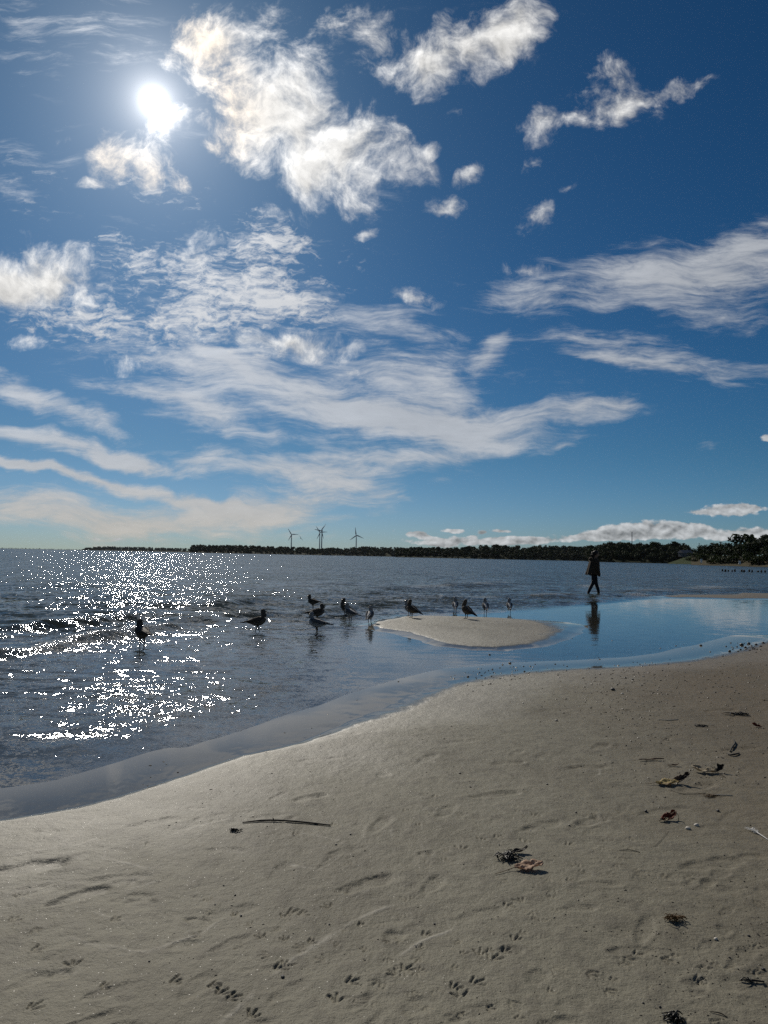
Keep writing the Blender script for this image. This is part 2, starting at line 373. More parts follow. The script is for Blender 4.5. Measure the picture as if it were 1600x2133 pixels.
# ------------------------------------------------------------------ sand
r_s, th_s, R, X, Y = polar_grid(1180, 60, 1.9, np.array([0.02, 0.4, 0.8, 1.1, 1.3, 1.42]), np.geomspace(30.5, 11000, 46))
Z = ground_height(X, Y); Z_S = Z
Z += (0.0030*perlin(X*7, Y*7, 11) + 0.0014*perlin(X*24, Y*24, 12))*sstep(Z, 0.0, 0.03)*sstep(-R, -30, -12)
SWASH = np.zeros_like(Z)
def stamp(cx, cy, rad, fn):
    """Press a mark into the sand: fn(dx, dy) -> height change."""
    r0 = math.hypot(cx, cy); a0 = math.atan2(cx, cy)
    i0, i1 = np.searchsorted(r_s, r0-rad), np.searchsorted(r_s, r0+rad)
    j0, j1 = np.searchsorted(th_s, a0-rad/r0), np.searchsorted(th_s, a0+rad/r0)
    if i1 <= i0 or j1 <= j0: return
    Z[i0:i1, j0:j1] += fn(X[i0:i1, j0:j1]-cx, Y[i0:i1, j0:j1]-cy)
def foot(px, py, ang, L=0.25, Wd=0.085, depth=0.012):
    depth *= 0.60; Wd *= 1.15; p = on_ground(px, py); c, s = math.cos(ang), math.sin(ang); sd = random.random()*50
    def fn(dx, dy):
        u = dx*c+dy*s; v = -dx*s+dy*c
        wd = Wd*(0.75+0.35*u/L); e = (u/(L*0.5))**2+(v/(wd*0.5))**2 + 0.5*perlin(dx*14, dy*14, sd)
        toe = 0.6+0.6*sstep(np.abs(u/L+0.05), 0.05, 0.3)
        return -depth*toe*(1-sstep(e, 0.35, 1.15)) + depth*0.35*np.exp(-((np.sqrt(np.abs(e))-1.3)/0.25)**2)*np.clip(0.5+2*perlin(dx*9, dy*9, sd+3), 0, 1)
    stamp(p.x, p.y, L*0.95, fn)
def claw(px, py, ang, size=0.034, depth=0.005, wpt=None):
    p = wpt or on_ground(px, py)
    toes = [(ang+o+random.uniform(-.1, .1), size*k*random.uniform(.8, 1.15)) for o, k in ((-0.62, .9), (0, 1.0), (0.62, .9))]
    wd = 0.0030*size/0.034; sh = random.uniform(0.12, 0.35)
    def fn(dx, dy):
        h = np.zeros(dx.shape)
        for a, l in toes:
            c, s = math.cos(a), math.sin(a); u = dx*c+dy*s; v = -dx*s+dy*c
            t = np.clip(u, l*sh, l); d = np.hypot(u-t, v)
            h = np.minimum(h, -depth*np.exp(-(d/wd)**2)) + 0.22*depth*np.exp(-((d-2.2*wd)/wd)**2)
        return h
    stamp(p.x, p.y, size*1.7, fn)
def ridge(pts, h, wd, seed=0):
    """A dried swash line: a low lip of paler, drier sand."""
    P = [tuple(on_ground(*p).xy) for p in pts]
    cx = sum(p[0] for p in P)/len(P); cy = sum(p[1] for p in P)/len(P)
    rad = max(math.hypot(p[0]-cx, p[1]-cy) for p in P) + 0.2; r0 = math.hypot(cx, cy); a0 = math.atan2(cx, cy)
    i0, i1 = np.searchsorted(r_s, r0-rad), np.searchsorted(r_s, r0+rad); j0, j1 = np.searchsorted(th_s, a0-rad/r0), np.searchsorted(th_s, a0+rad/r0)
    x, y = X[i0:i1, j0:j1], Y[i0:i1, j0:j1]
    wob = 0.016*perlin(x*7, y*7, seed+20) + 0.006*perlin(x*24, y*24, seed+21)
    d, s, al, L = line_dist(x+wob, y+wob, P)
    k = wd*(1+0.8*perlin(al*5, al*0+seed, 22))
    m = np.exp(-(d/np.maximum(k, wd*0.4))**2)*np.clip(0.55+1.5*perlin(al*3.0, al*0+seed+9, 23)+0.6*perlin(x*30, y*30, seed+4), 0, 1.2)*sstep(np.minimum(al, L-al), 0, 0.08)
    Z[i0:i1, j0:j1] += h*m; SWASH[i0:i1, j0:j1] = np.maximum(SWASH[i0:i1, j0:j1], m)
for f in [(58,1808,.45,.34,.14,.016),(168,1866,.75,.25,.09,.013),(325,1712,.5,.26,.09,.008),(250,1830,.3,.26,.09,.007),(560,1700,.3,.2,.07,.006),(640,1662,.6,.22,.08,.010),(795,1715,1.2,.26,.09,.010),(765,1840,.5,.27,.1,.010),
          (720,1530,.2,.24,.09,.009),(660,1582,.3,.3,.08,.008),(1030,1655,.3,.3,.1,.012),(1225,1598,.1,.3,.1,.011),(890,1580,1.0,.26,.09,.008),(1060,1588,.2,.24,.09,.009),(1235,1710,.6,.26,.1,.010),(1250,1555,.8,.22,.1,.009),
          (480,1900,.5,.22,.08,.006),(960,1545,.1,.28,.1,.008),(1130,1720,.5,.26,.1,.007),(700,1655,.2,.24,.08,.006),(1380,1690,.4,.3,.1,.008),(1480,1800,.3,.3,.12,.010),(1450,1640,.5,.3,.1,.009),(930,1690,1.1,.24,.09,.006),(1540,1560,.2,.3,.1,.010),(1330,1480,.2,.3,.12,.010),(1150,1480,.1,.3,.12,.008),(1500,1480,.3,.35,.12,.012)]:
    foot(*f)
for i, l in enumerate([[(0,2026),(60,2021),(120,2020),(165,2029),(190,2020)], [(440,2150),(500,2095),(545,2055),(600,2005),(650,1975),(710,1935),(760,1908),(830,1880)], [(0,1783),(60,1775),(115,1766),(160,1735),(205,1698)],
          [(135,1768),(200,1747),(212,1760),(222,1775),(215,1790),(250,1797),(300,1808),(365,1803)], [(250,1865),(270,1853),(320,1838),(345,1826)], [(190,1892),(215,1906),(240,1916),(300,1925)], [(120,1948),(170,1960),(230,1972),(300,1985),(345,1975)],
          [(580,1795),(640,1808),(700,1812)], [(730,1870),(780,1850),(805,1835),(800,1815)], [(560,1745),(640,1735),(705,1750),(722,1738)], [(820,1720),(815,1745),(790,1760)], [(180,1965),(250,1990),(330,1975),(420,1945),(480,1905)], [(880,1580),(905,1590),(900,1570)],
          [(1245,1690),(1255,1712),(1220,1725)], [(1245,1600),(1252,1612),(1230,1620)], [(640,1625),(720,1600),(790,1560)], [(330,1745),(420,1720),(500,1700)], [(820,2000),(880,1960),(960,1930)]]):
    ridge(l, 0.0020, 0.010 if i in (0, 1) else 0.0065, i*3)
for k in range(120):                      # soft scuffs and dents
    px, py = random.uniform(60, 1640), random.uniform(1540, 2170)
    if px < 700 and py < 1650: continue
    foot(px, py, random.uniform(-.3, 1.2), random.uniform(.07, .2), random.uniform(.04, .09), random.uniform(.0025, .007))
for c in [(35,1872,1.4),(18,1922,.9),(70,1932,-1.2),(60,1985,.4),(150,2014,1.6),(205,2060,.5),(55,2106,.8),(350,2050,.3),(450,2072,.5),(430,2058,.2),(470,2080,.1),(600,1903,.4),(590,1912,.9),(620,1906,.2),(545,1955,1.5),(745,1930,.3),(640,1966,.4),
          (590,2015,.9),(568,2022,.3),(720,2048,.2),(700,2090,1.2),(690,1892,1.9),(520,2122,.9),(830,2030,2.2),(840,2022,.6),(1020,2000,.5),(1045,1985,.3),(1000,1990,1.1),(1070,1960,.7),(940,2060,.4),(960,2080,1.3),(980,2050,.2),(1050,1890,.4),(1090,1880,1.6),(880,1950,.5),
          (230,1920,.6),(300,1760,.3),(610,1740,.5),(690,1720,.4),(870,1720,.8),(840,1690,.4),(900,1660,.2),(1000,1750,.8),(1030,1745,.3),(960,1770,1.1),(1090,1755,.6),(1110,1700,.4),(1180,1760,.2)]:
    claw(c[0], c[1], c[2] + 0.35, random.uniform(.036, .048), .0055)
for k in range(26):                       # wandering gulls' trails further up the beach
    x0, y0 = (random.gauss(1050, 180), random.gauss(2010, 80)) if k % 3 else (random.uniform(780, 1560), random.uniform(1600, 1860))
    p = on_ground(x0, y0); ang = random.uniform(0, 6.28); sz = random.uniform(.026, .042); dp = random.uniform(.0022, .0055)
    for st in range(random.randint(4, 13)):
        ang += random.gauss(0, 0.22); p = p + Vector((math.cos(ang), math.sin(ang), 0))*random.uniform(.07, .11)
        sd = Vector((-math.sin(ang), math.cos(ang), 0))*(0.018 if st % 2 else -0.018)
        if math.hypot(p.x, p.y) > 1.6 and p.y > 0.9 and random.random() > 0.12: claw(0, 0, ang+random.gauss(0, .12), sz*random.uniform(.85, 1.15), dp*random.uniform(.5, 1.2), p+sd)

sand_m, S, B = material('sand')
gp = S.node('ShaderNodeNewGeometry').outputs['Position']
gx, gy, gz = S.sep(gp)
wn = S.noise(gp, 1.3, 4.0, 0.6); gn = S.noise(gp, 160.0, 3.0, 0.7); mn = S.noise(gp, 11.0, 4.0, 0.6)
wet = S.step(S.add(gz, S.mul(S.sub(wn, 0.5), 0.010)), 0.030, 0.018)
damp = S.step(S.add(gz, S.mul(S.sub(wn, 0.5), 0.10)), 0.30, 0.06)
side = S.step(S.add(S.sub(S.mul(gx, 1.0), S.mul(gy, 0.12)), S.mul(S.sub(wn, 0.5), 1.2)), 0.0, 2.6)
c_dry = S.mix(gn, (0.142, 0.133, 0.102, 1), (0.240, 0.225, 0.174, 1))
c_dry = S.mix(S.mul(side, 0.75), c_dry, (0.118, 0.089, 0.058, 1))
c_dry = S.mix(S.mul(S.step(mn, 0.48, 0.68), 0.42), c_dry, (0.115, 0.105, 0.085, 1))
speck = S.node('ShaderNodeTexVoronoi', voronoi_dimensions='2D'); S.put(speck.inputs['Vector'], gp); speck.inputs['Scale'].default_value = 75.0
sp_d, sp_c = speck.outputs['Distance'], speck.outputs['Color']
spr = S.node('ShaderNodeSeparateColor'); S.put(spr.inputs[0], sp_c)
c_dry = S.mix(S.mul(S.step(sp_d, 0.20, 0.10), S.step(spr.outputs[0], 0.965, 0.97)), c_dry, (0.07, 0.06, 0.05, 1))
blot = S.noise(gp, 0.9, 4.0, 0.65)
c_dry = S.mix(S.step(blot, 0.40, 0.70, 0.0, 0.42), c_dry, (0.098, 0.088, 0.066, 1))
sw = S.node('ShaderNodeAttribute'); sw.attribute_name = 'swash'
c_dry = S.mix(S.math('MINIMUM', S.mul(sw.outputs['Fac'], 0.75), 0.8), c_dry, (0.36, 0.34, 0.29, 1))
c_all = S.mix(wet, c_dry, (0.085, 0.078, 0.062, 1))
c_all = S.mix(S.step(gz, 0.012, -0.004), c_all, (0.27, 0.245, 0.20, 1))
S.put(B.inputs['Base Color'], c_all)
rough = S.mul(S.sub(1.0, S.mul(wet, 0.91)), S.add(0.54, S.mul(gn, 0.14)))
glint = S.mul(S.step(sp_d, 0.16, 0.06), S.step(spr.outputs[1], 0.95, 0.96))
S.put(B.inputs['Roughness'], S.sub(rough, S.mul(glint, 0.28)))
sheen = S.step(S.add(gz, S.mul(S.sub(wn, 0.5), 0.03)), 0.075, 0.028)
S.put(B.inputs['Specular IOR Level'], S.add(S.add(S.add(0.07, S.mul(sheen, 0.30)), S.mul(wet, -0.12)), S.mul(glint, 0.4)))
hgt = S.add(S.mul(gn, 0.0011), S.add(S.mul(S.noise(gp, 48.0, 4.0, 0.7), 0.0036), S.mul(mn, 0.009)))
hgt = S.mul(hgt, S.sub(1.0, wet))
bmp = S.node('ShaderNodeBump'); bmp.inputs['Strength'].default_value = 0.9; bmp.inputs['Distance'].default_value = 1.0
S.put(bmp.inputs['Height'], hgt); S.put(B.inputs['Normal'], bmp.outputs[0])
sand = mesh_obj('beach_sand', np.stack([X, Y, Z], -1).reshape(-1, 3), grid_faces(*X.shape), sand_m); attr(sand, 'swash', SWASH)
tag(sand, 'damp grey-brown beach sand sloping down to the lake', None, None, 'structure')

# ------------------------------------------------------------------ lake
r_w, th_w, R, X, Y = polar_grid(640, 3.0, 1.8, np.array([0.8, 1.4]), np.geomspace(610, 11000, 30))
bed = ground_height(X, Y); depth = np.maximum(-bed, 0.0)
flat_d = poly_dist(X, Y, POLY['flat']); calm = sstep(flat_d, -1.1, 0.5)
dshore, sgn, _, _ = line_dist(X, Y, SHORE, False); off = dshore*(-sgn)
open_w = sstep(off, 0.5, 9.0)*(1-calm)
row = np.gradient(r_w)[:, None]*np.ones_like(X)
H = np.zeros_like(X); foam = np.zeros_like(X); glint_paint = np.zeros_like(X)
def swell(wl, amp, sx, seed, ang, start):
    c, s = math.cos(ang), math.sin(ang); u = X*c+Y*s; v = -X*s+Y*c
    n = perlin(u/(wl*sx), v/wl*2.0, seed)
    a = amp*np.clip((wl/row-2.2)/3.0, 0, 1)*sstep(off, start, start+5)*(1-calm)
    return a*(np.maximum(n, -0.25)*1.5)
H += swell(3.4, 0.15, 2.8, 41, -0.10, 6.0) + swell(1.8, 0.085, 2.4, 42, -0.03, 3.5) + swell(0.9, 0.034, 1.8, 43, -0.16, 1.5) + swell(0.42, 0.009, 1.6, 44, 0.05, 0.6) + swell(0.2, 0.0035, 1.5, 45, -0.2, 0.3)
CRESTS = [  # measured crest lines: height, toe width, points
 (0.085,0.20,[(-200,1395),(-60,1378),(60,1362),(150,1338),(235,1325),(330,1312),(415,1296)]),
 (0.080,0.22,[(-100,1318),(60,1312),(170,1300),(260,1290),(350,1282)]),
 (0.075,0.20,[(330,1299),(430,1287),(520,1282),(600,1277),(680,1271),(760,1263),(850,1258),(960,1256)]),
 (0.085,0.24,[(420,1266),(520,1257),(600,1251),(680,1248)]),
 (0.060,0.22,[(560,1237),(680,1236),(780,1234),(840,1234)]),
 (0.090,0.30,[(680,1232),(780,1228),(880,1225),(960,1222),(1030,1217),(1065,1212)]),
 (0.055,0.25,[(780,1252),(880,1252),(980,1249),(1100,1246),(1240,1243),(1330,1241),(1420,1237)]),
 (0.075,0.30,[(0,1222),(120,1220),(200,1218),(300,1214),(420,1212)]),
 (0.070,0.30,[(130,1224),(260,1221),(330,1218)]),
 (0.060,0.30,[(200,1252),(320,1246),(420,1243),(520,1240)]),
 (0.070,0.32,[(1300,1237),(1400,1230),(1500,1226),(1620,1224)]),
 (0.050,0.30,[(1180,1228),(1250,1222),(1300,1220)]),
 (0.060,0.40,[(1490,1200),(1530,1203),(1560,1206)]),
 (0.060,0.40,[(600,1190),(760,1187),(860,1183)]),
 (0.010,0.05,[(400,1385),(440,1366),(470,1352),(500,1342),(560,1330)]),
 (0.012,0.05,[(600,1485),(660,1462),(700,1448),(745,1438),(785,1424)]),
 (0.016,0.06,[(60,1660),(140,1640),(210,1630),(290,1618),(350,1590),(400,1558),(455,1535)]),
 (0.028,0.07,[(360,1560),(400,1547),(440,1534),(465,1522)]),
 (0.014,0.06,[(150,1582),(240,1570),(320,1556),(390,1545)]),
 (0.012,0.06,[(150,1490),(260,1478),(350,1462),(440,1452)]),
 (0.012,0.06,[(0,1420),(120,1432),(230,1425),(330,1418),(410,1405)]),
 (0.008,0.05,[(440,1312),(560,1305),(640,1304),(720,1297),(800,1296)]),
]
for i, (a, w, pts) in enumerate(CRESTS):
    P = [tuple(at(*p).xy) for p in pts]; pad = max(w*6, 2.5)
    pr_ = [math.hypot(*p) for p in P]; pt_ = [math.atan2(*p) for p in P]
    i0, i1 = np.searchsorted(r_w, min(pr_)-pad), np.searchsorted(r_w, max(pr_)+pad)
    j0, j1 = np.searchsorted(th_w, min(pt_)-pad/min(pr_)), np.searchsorted(th_w, max(pt_)+pad/min(pr_)); sl_ = (slice(i0, i1), slice(j0, j1))
    x, y = X[sl_], Y[sl_]
    wob = 0.35*w*perlin(x*1.1, y*1.1, 60+i) + 0.25*w*perlin(x*4, y*4, 61+i)
    d, s, al, L = line_dist(x, y, P); sd = d*s + wob            # + on the shore side
    ends = sstep(np.minimum(al, L-al), 0, 0.22*L)*sstep(-d, -pad, -pad*0.6)
    wf = np.maximum(w, row[sl_]*0.8)
    prof = np.where(sd > 0, np.exp(-(sd/wf)**2), np.exp(-(sd/(wf*2.2))**2)); far_k = 1.0
    H[sl_] += 1.9*a*prof*ends*(0.7+0.6*perlin(al*0.8, al*0+i, 70))*far_k
    if i in (5, 6, 10, 11, 2, 0): glint_paint[sl_] = np.maximum(glint_paint[sl_], np.exp(-(sd/np.maximum(w*0.5, row[sl_]*0.75))**2)*ends*np.clip(0.6+1.6*perlin(x*0.5, y*0.5, 80+i), 0, 1))
    foam[sl_] = np.maximum(foam[sl_], (1 if a > 0.04 else 0.4)*np.exp(-(sd/(w*1.2))**2)*ends)
H *= sstep(depth, 0.0, 0.05)*0.9+0.1
F = grid_faces(*X.shape)
keep = (bed.ravel()[F].min(1) < 0.02)
ext_r = np.hypot(X, Y).ravel()[F].max(1)
water_m, Wt, _ = material('lake_water')
water_m.node_tree.nodes.remove(water_m.node_tree.nodes['Principled BSDF'])
wg = Wt.node('ShaderNodeNewGeometry'); wp = wg.outputs['Position']; wN = wg.outputs['Normal']
def at_(n): 
    a = Wt.node('ShaderNodeAttribute'); a.attribute_name = n; return a.outputs['Fac']
a_depth, a_rough, a_crest = at_('depth'), at_('choppy'), at_('crest')
_, wy, _ = Wt.sep(wp)
dist = Wt.vec('LENGTH', wp)
def slope(sc, stretch, detail, rough=0.55):
    v = Wt.mapping(wp, rot=(0, 0, 0.1), sc=(1.0, stretch, 1.0))
    return Wt.vec('SUBTRACT', Wt.noise(v, sc, detail, rough, 0.3, color=True), (0.5, 0.5, 0.5))
gust = Wt.mul(Wt.step(Wt.noise(wp, 0.55, 3.0), 0.3, 0.7, 0.4, 1.0), Wt.step(Wt.noise(Wt.mapping(wp, sc=(0.045, 0.11, 1.0)), 1.0, 4.0, 0.6), 0.3, 0.7, 0.6, 1.25))
fine = Wt.mul(Wt.mul(a_rough, gust), 1.0)
a_open = at_('offshore')
s0 = Wt.vec('SCALE', slope(0.32, 2.4, 3.0, 0.6), scale=Wt.mul(a_open, 0.55))
s1 = Wt.vec('ADD', s0, Wt.vec('SCALE', slope(1.5, 2.6, 2.0), scale=Wt.mul(a_rough, 0.75)))
s2 = Wt.vec('SCALE', slope(6.5, 1.2, 2.0, 0.6), scale=Wt.mul(fine, 1.1))
s3 = Wt.vec('SCALE', slope(30.0, 1.3, 2.0), scale=Wt.add(Wt.mul(Wt.mul(fine, Wt.sub(1.0, Wt.mul(a_open, 0.8))), 0.95), Wt.add(Wt.mul(a_crest, 0.7), 0.018)))
s3 = Wt.vec('ADD', s3, Wt.vec('SCALE', slope(2.2, 3.0, 2.0), scale=0.030))
sl = Wt.vec('MULTIPLY', Wt.vec('ADD', Wt.vec('ADD', s1, s2), s3), (0.9, 1.0, 0.0))
inc = Wt.vec('MULTIPLY', wg.outputs['Incoming'], (1.0, 1.0, 0.0))
lean = Wt.vec('SCALE', inc, scale=Wt.mul(a_rough, 0.12))
nrm = Wt.vec('NORMALIZE', Wt.vec('ADD', Wt.vec('ADD', wN, lean), sl))
gl = Wt.node('ShaderNodeBsdfGlossy', distribution='BECKMANN'); gl.inputs['Color'].default_value = (1, 1, 1, 1)
Wt.put(gl.inputs['Roughness'], 0.075); Wt.put(gl.inputs['Normal'], nrm)
body = Wt.node('ShaderNodeBsdfDiffuse'); body.inputs['Color'].default_value = (0.040, 0.046, 0.036, 1); Wt.put(body.inputs['Normal'], wN)
tr = Wt.node('ShaderNodeBsdfTransparent')
mixa = Wt.node('ShaderNodeMixShader'); Wt.put(mixa.inputs[0], Wt.step(a_depth, 0.0, 0.10, 0.15, 0.95, False))
Wt.t.links.new(tr.outputs[0], mixa.inputs[1]); Wt.t.links.new(body.outputs[0], mixa.inputs[2])
fr = Wt.node('ShaderNodeFresnel'); fr.inputs['IOR'].default_value = 1.37; Wt.put(fr.inputs['Normal'], nrm)
# facets show by their projected area: those turned from the eye hide behind their neighbours
ndv = Wt.vec('DOT_PRODUCT', nrm, wg.outputs['Incoming']); gdv = Wt.vec('DOT_PRODUCT', wN, wg.outputs['Incoming'])
seen = Wt.math('MINIMUM', Wt.div(Wt.mx(ndv, 0.0), Wt.add(gdv, Wt.mul(a_rough, 0.014))), 1.0)
mixb = Wt.node('ShaderNodeMixShader'); Wt.put(mixb.inputs[0], Wt.math('MINIMUM', Wt.mul(fr.outputs[0], seen), 0.8))
Wt.t.links.new(mixa.outputs[0], mixb.inputs[1]); Wt.t.links.new(gl.outputs[0], mixb.inputs[2])
white = Wt.node('ShaderNodeBsdfDiffuse'); white.inputs['Color'].default_value = (0.62, 0.63, 0.62, 1)  # matt white painted along the crests in place of sun glints
glint_mask = Wt.mul(Wt.step(Wt.noise(Wt.mapping(wp, sc=(1.0, 0.35, 1.0)), 34.0, 4.0, 0.75), 0.54, 0.60), Wt.step(at_('glint_paint'), 0.25, 0.85))
mixf = Wt.node('ShaderNodeMixShader'); Wt.put(mixf.inputs[0], Wt.mul(glint_mask, 0.85))
Wt.t.links.new(mixb.outputs[0], mixf.inputs[1]); Wt.t.links.new(white.outputs[0], mixf.inputs[2])
Wt.t.links.new(mixf.outputs[0], water_m.node_tree.nodes['Material Output'].inputs[0])
lake = mesh_obj('lake_water', np.stack([X, Y, H], -1).reshape(-1, 3), F[keep], water_m)
near_swash = sstep(off, 0.15, 1.6)*(1-calm)
attr(lake, 'depth', depth); attr(lake, 'choppy', np.clip(near_swash*(0.62+0.30*open_w)*(1-0.42*np.exp(-((Y-0.35*X-10.2)/0.75)**2)), 0, 1)); attr(lake, 'crest', foam*(1-calm)); attr(lake, 'offshore', open_w); attr(lake, 'glint_paint', glint_paint*(1-calm))
tag(lake, 'rippled lake glittering under the sun', None, None, 'structure')

# ------------------------------------------------------------------ solid builders
def catmull(pts, rad, per=5):
    P = [Vector(p) for p in pts]; out, ro = [], []
    for i in range(len(P)-1):
        p0 = P[max(i-1, 0)]; p1 = P[i]; p2 = P[i+1]; p3 = P[min(i+2, len(P)-1)]
        for k in range(per):
            t = k/per
            out.append(0.5*((2*p1)+(p2-p0)*t+(2*p0-5*p1+4*p2-p3)*t*t+(3*p1-p0-3*p2+p3)*t**3)); ro.append(rad[i]+(rad[i+1]-rad[i])*t)
    out.append(P[-1]); ro.append(rad[-1])
    return out, ro
def tube(pts, rad, sides=8, flat=1.0, per=4, up=None, smooth_path=True):
    """Closed tapered tube along a path; flat squeezes it along the side axis."""
    path, rr = catmull(pts, rad, per) if smooth_path else ([Vector(p) for p in pts], list(rad))
    V, F = [], []
    up0 = Vector(up) if up else Vector((0, 0, 1))
    for i, p in enumerate(path):
        t = (path[min(i+1, len(path)-1)]-path[max(i-1, 0)]).normalized()
        u = up0 if abs(t.dot(up0)) < 0.95 else Vector((1, 0, 0))
        s = t.cross(u).normalized(); w = s.cross(t).normalized()
        for k in range(sides):
            a = 2*math.pi*k/sides
            V.append(p + s*(math.cos(a)*rr[i]*flat) + w*(math.sin(a)*rr[i]))
    n = len(path)
    for i in range(n-1):
        for k in range(sides):
            k2 = (k+1) % sides
            F.append((i*sides+k, i*sides+k2, (i+1)*sides+k2, (i+1)*sides+k))
    F.append(tuple(range(sides-1, -1, -1))); F.append(tuple((n-1)*sides+k for k in range(sides)))
    return V, F
def ball(c, r, seg=12, rings=8, rot=None):
    V, F = [], []
    c = Vector(c); r = (r, r, r) if not hasattr(r, '__len__') else r
    for i in range(rings+1):
        ph = math.pi*i/rings
        for k in range(seg):
            a = 2*math.pi*k/seg
            v = Vector((r[0]*math.sin(ph)*math.cos(a), r[1]*math.sin(ph)*math.sin(a), r[2]*math.cos(ph)))
            if rot: v = rot @ v
            V.append(c+v)
    for i in range(rings):
        for k in range(seg):
            k2 = (k+1) % seg
            F.append((i*seg+k, (i+1)*seg+k, (i+1)*seg+k2, i*seg+k2))
    return V, F
def box(c, s):
    c = Vector(c); x, y, z = s[0]/2, s[1]/2, s[2]/2
    V = [c+Vector(v) for v in ((-x,-y,-z),(x,-y,-z),(x,y,-z),(-x,y,-z),(-x,-y,z),(x,-y,z),(x,y,z),(-x,y,z))]
    return V, [(0,3,2,1),(4,5,6,7),(0,1,5,4),(1,2,6,5),(2,3,7,6),(3,0,4,7)]
def join(*parts):
    V, F = [], []
    for v, f in parts:
        o = len(V); V += list(v); F += [tuple(i+o for i in q) for q in f]
    return V, F

# ------------------------------------------------------------------ far shore
def leaf_cloud(centres, radii, per, size, seed, squash=0.8):
    """Leaf-clump faces scattered through many crowns at once."""
    g = np.random.default_rng(seed); n = len(centres)
    c = np.repeat(np.asarray(centres, float), per, 0); r = np.repeat(np.asarray(radii, float), per)[:, None]
    d = g.normal(size=(n*per, 3)); d /= np.linalg.norm(d, axis=1)[:, None]
    rad = (g.random((n*per, 1))**0.45)
    p = c + d*r*rad*np.array([1, 1, squash])
    nn = d + g.normal(size=d.shape)*0.7; nn /= np.linalg.norm(nn, axis=1)[:, None]
    a = np.cross(nn, g.normal(size=d.shape)); a /= np.linalg.norm(a, axis=1)[:, None]; b = np.cross(nn, a)
    s = r*size*(0.6+0.8*g.random((n*per, 1)))
    V = np.stack([p-a*s*1.1, p-b*s*0.7+nn*s*.15, p+a*s*1.1, p+b*s*0.7-nn*s*.15], 1).reshape(-1, 3)
    F = np.arange(n*per*4).reshape(-1, 4)
    tone = np.repeat(np.repeat(g.random(n), per), 4)
    return V, F, tone
def leaf_mat(name, c0, c1):
    m, n, b = material(name)
    a = n.node('ShaderNodeAttribute'); a.attribute_name = 'tone'
    nz = n.noise(n.node('ShaderNodeNewGeometry').outputs['Position'], 0.35, 3.0, dim='3D')
    n.put(b.inputs['Base Color'], n.mix(n.add(n.mul(a.outputs['Fac'], 0.7), n.mul(n.sub(nz, 0.35), 0.8)), (*c0, 1), (*c1, 1)))
    b.inputs['Roughness'].default_value = 0.75; b.inputs['Specular IOR Level'].default_value = 0.1
    tl = n.node('ShaderNodeBsdfTranslucent'); tl.inputs['Color'].default_value = (*[c*0.9 for c in c1], 1)
    mx = n.node('ShaderNodeMixShader'); mx.inputs[0].default_value = 0.12
    n.t.links.new(b.outputs[0], mx.inputs[1]); n.t.links.new(tl.outputs[0], mx.inputs[2])
    n.t.links.new(mx.outputs[0], m.node_tree.nodes['Material Output'].inputs[0])
    return m
M_LEAF = leaf_mat('tree_leaves', (0.008, 0.013, 0.007), (0.030, 0.046, 0.016))
M_LEAF2 = leaf_mat('shrub_leaves', (0.013, 0.021, 0.008), (0.045, 0.064, 0.020))
M_BARK = simple_mat('bark', (0.05, 0.04, 0.03), 0.9, 0.1, 0.3, 3.0)
M_SOIL = simple_mat('shore_soil', (0.07, 0.06, 0.035), 0.95, 0.1, 0.35, 0.2)
M_GRASS = simple_mat('mown_grass', (0.040, 0.058, 0.018), 0.9, 0.1, 0.3, 0.3)
M_WOODS_SOIL = simple_mat('wood_floor', (0.018, 0.024, 0.010), 0.95, 0.05, 0.35, 0.2)

def shore_mass(name, prof, dist, deep, tree_h, per, size, seed, label, spacing, mat=M_LEAF, label_land=None):
    """A stretch of wooded shore: a bank rising from the water and the wood standing on it. prof: (px, py of the tree tops)."""
    xs = np.array([p[0] for p in prof], float); ys = np.array([p[1] for p in prof], float)
    def hor(px): return 1141.8 + px*0.0205
    g = np.random.default_rng(seed)
    # land
    nx = 60; px = np.linspace(xs[0], xs[-1], nx); top = np.interp(px, xs, ys)
    rows = [(-0.02, -0.8), (0.0, 0.25), (0.06, 1.2), (0.3, None), (0.7, None), (1.0, None), (1.8, None)]
    V = []
    for f, z in rows:
        for k in range(nx):
            d = dist + f*deep; h = (hor(px[k])-top[k])/FPX*dist + CAM_H
            zz = z if z is not None else max(1.3, (h-tree_h)*min(1.0, 0.25+f)) + 0.6*math.sin(k*1.7+f*9)
            p = far(px[k], hor(px[k]), d); V.append((p.x, p.y, zz))
    i = np.arange(len(rows)*nx).reshape(len(rows), nx)
    F = np.stack([i[:-1, :-1], i[:-1, 1:], i[1:, 1:], i[1:, :-1]], -1).reshape(-1, 4)
    land = mesh_obj('shore_bank', V, F, M_WOODS_SOIL); tag(land, label_land, None, None, 'structure')
    # wood
    width = (xs[-1]-xs[0])/FPX*dist; n = int(width*deep/spacing**2)
    fx = g.random(n); fd = g.random(n)**0.8
    px = xs[0]+fx*(xs[-1]-xs[0]); top = np.interp(px, xs, ys); C, Rr = [], []
    for k in range(n):
        h = (hor(px[k])-top[k])/FPX*dist + CAM_H
        ridge_h = max(2.0, h)
        up = min(1.0, 0.30+0.9*fd[k]) * ridge_h * (0.80+0.24*g.random())
        th = min(up, tree_h)*(0.8+0.3*g.random()); r = th*0.36*(0.7+0.5*g.random())
        p = far(px[k], hor(px[k]), dist+2+fd[k]*deep)
        C.append((p.x, p.y, up-r*0.75)); Rr.append(r)
        if up > r*2.6: C.append((p.x+g.normal()*r*.5, p.y-1, up-r*2.1)); Rr.append(r*0.95)
    V, F, tone = leaf_cloud(C, Rr, per, size, seed+1)
    V[:, 2] = np.maximum(V[:, 2], 0.15)
    w = mesh_obj('forest', V, F, mat, smooth=False); attr(w, 'tone', tone)
    tag(w, label, None, None, 'stuff')
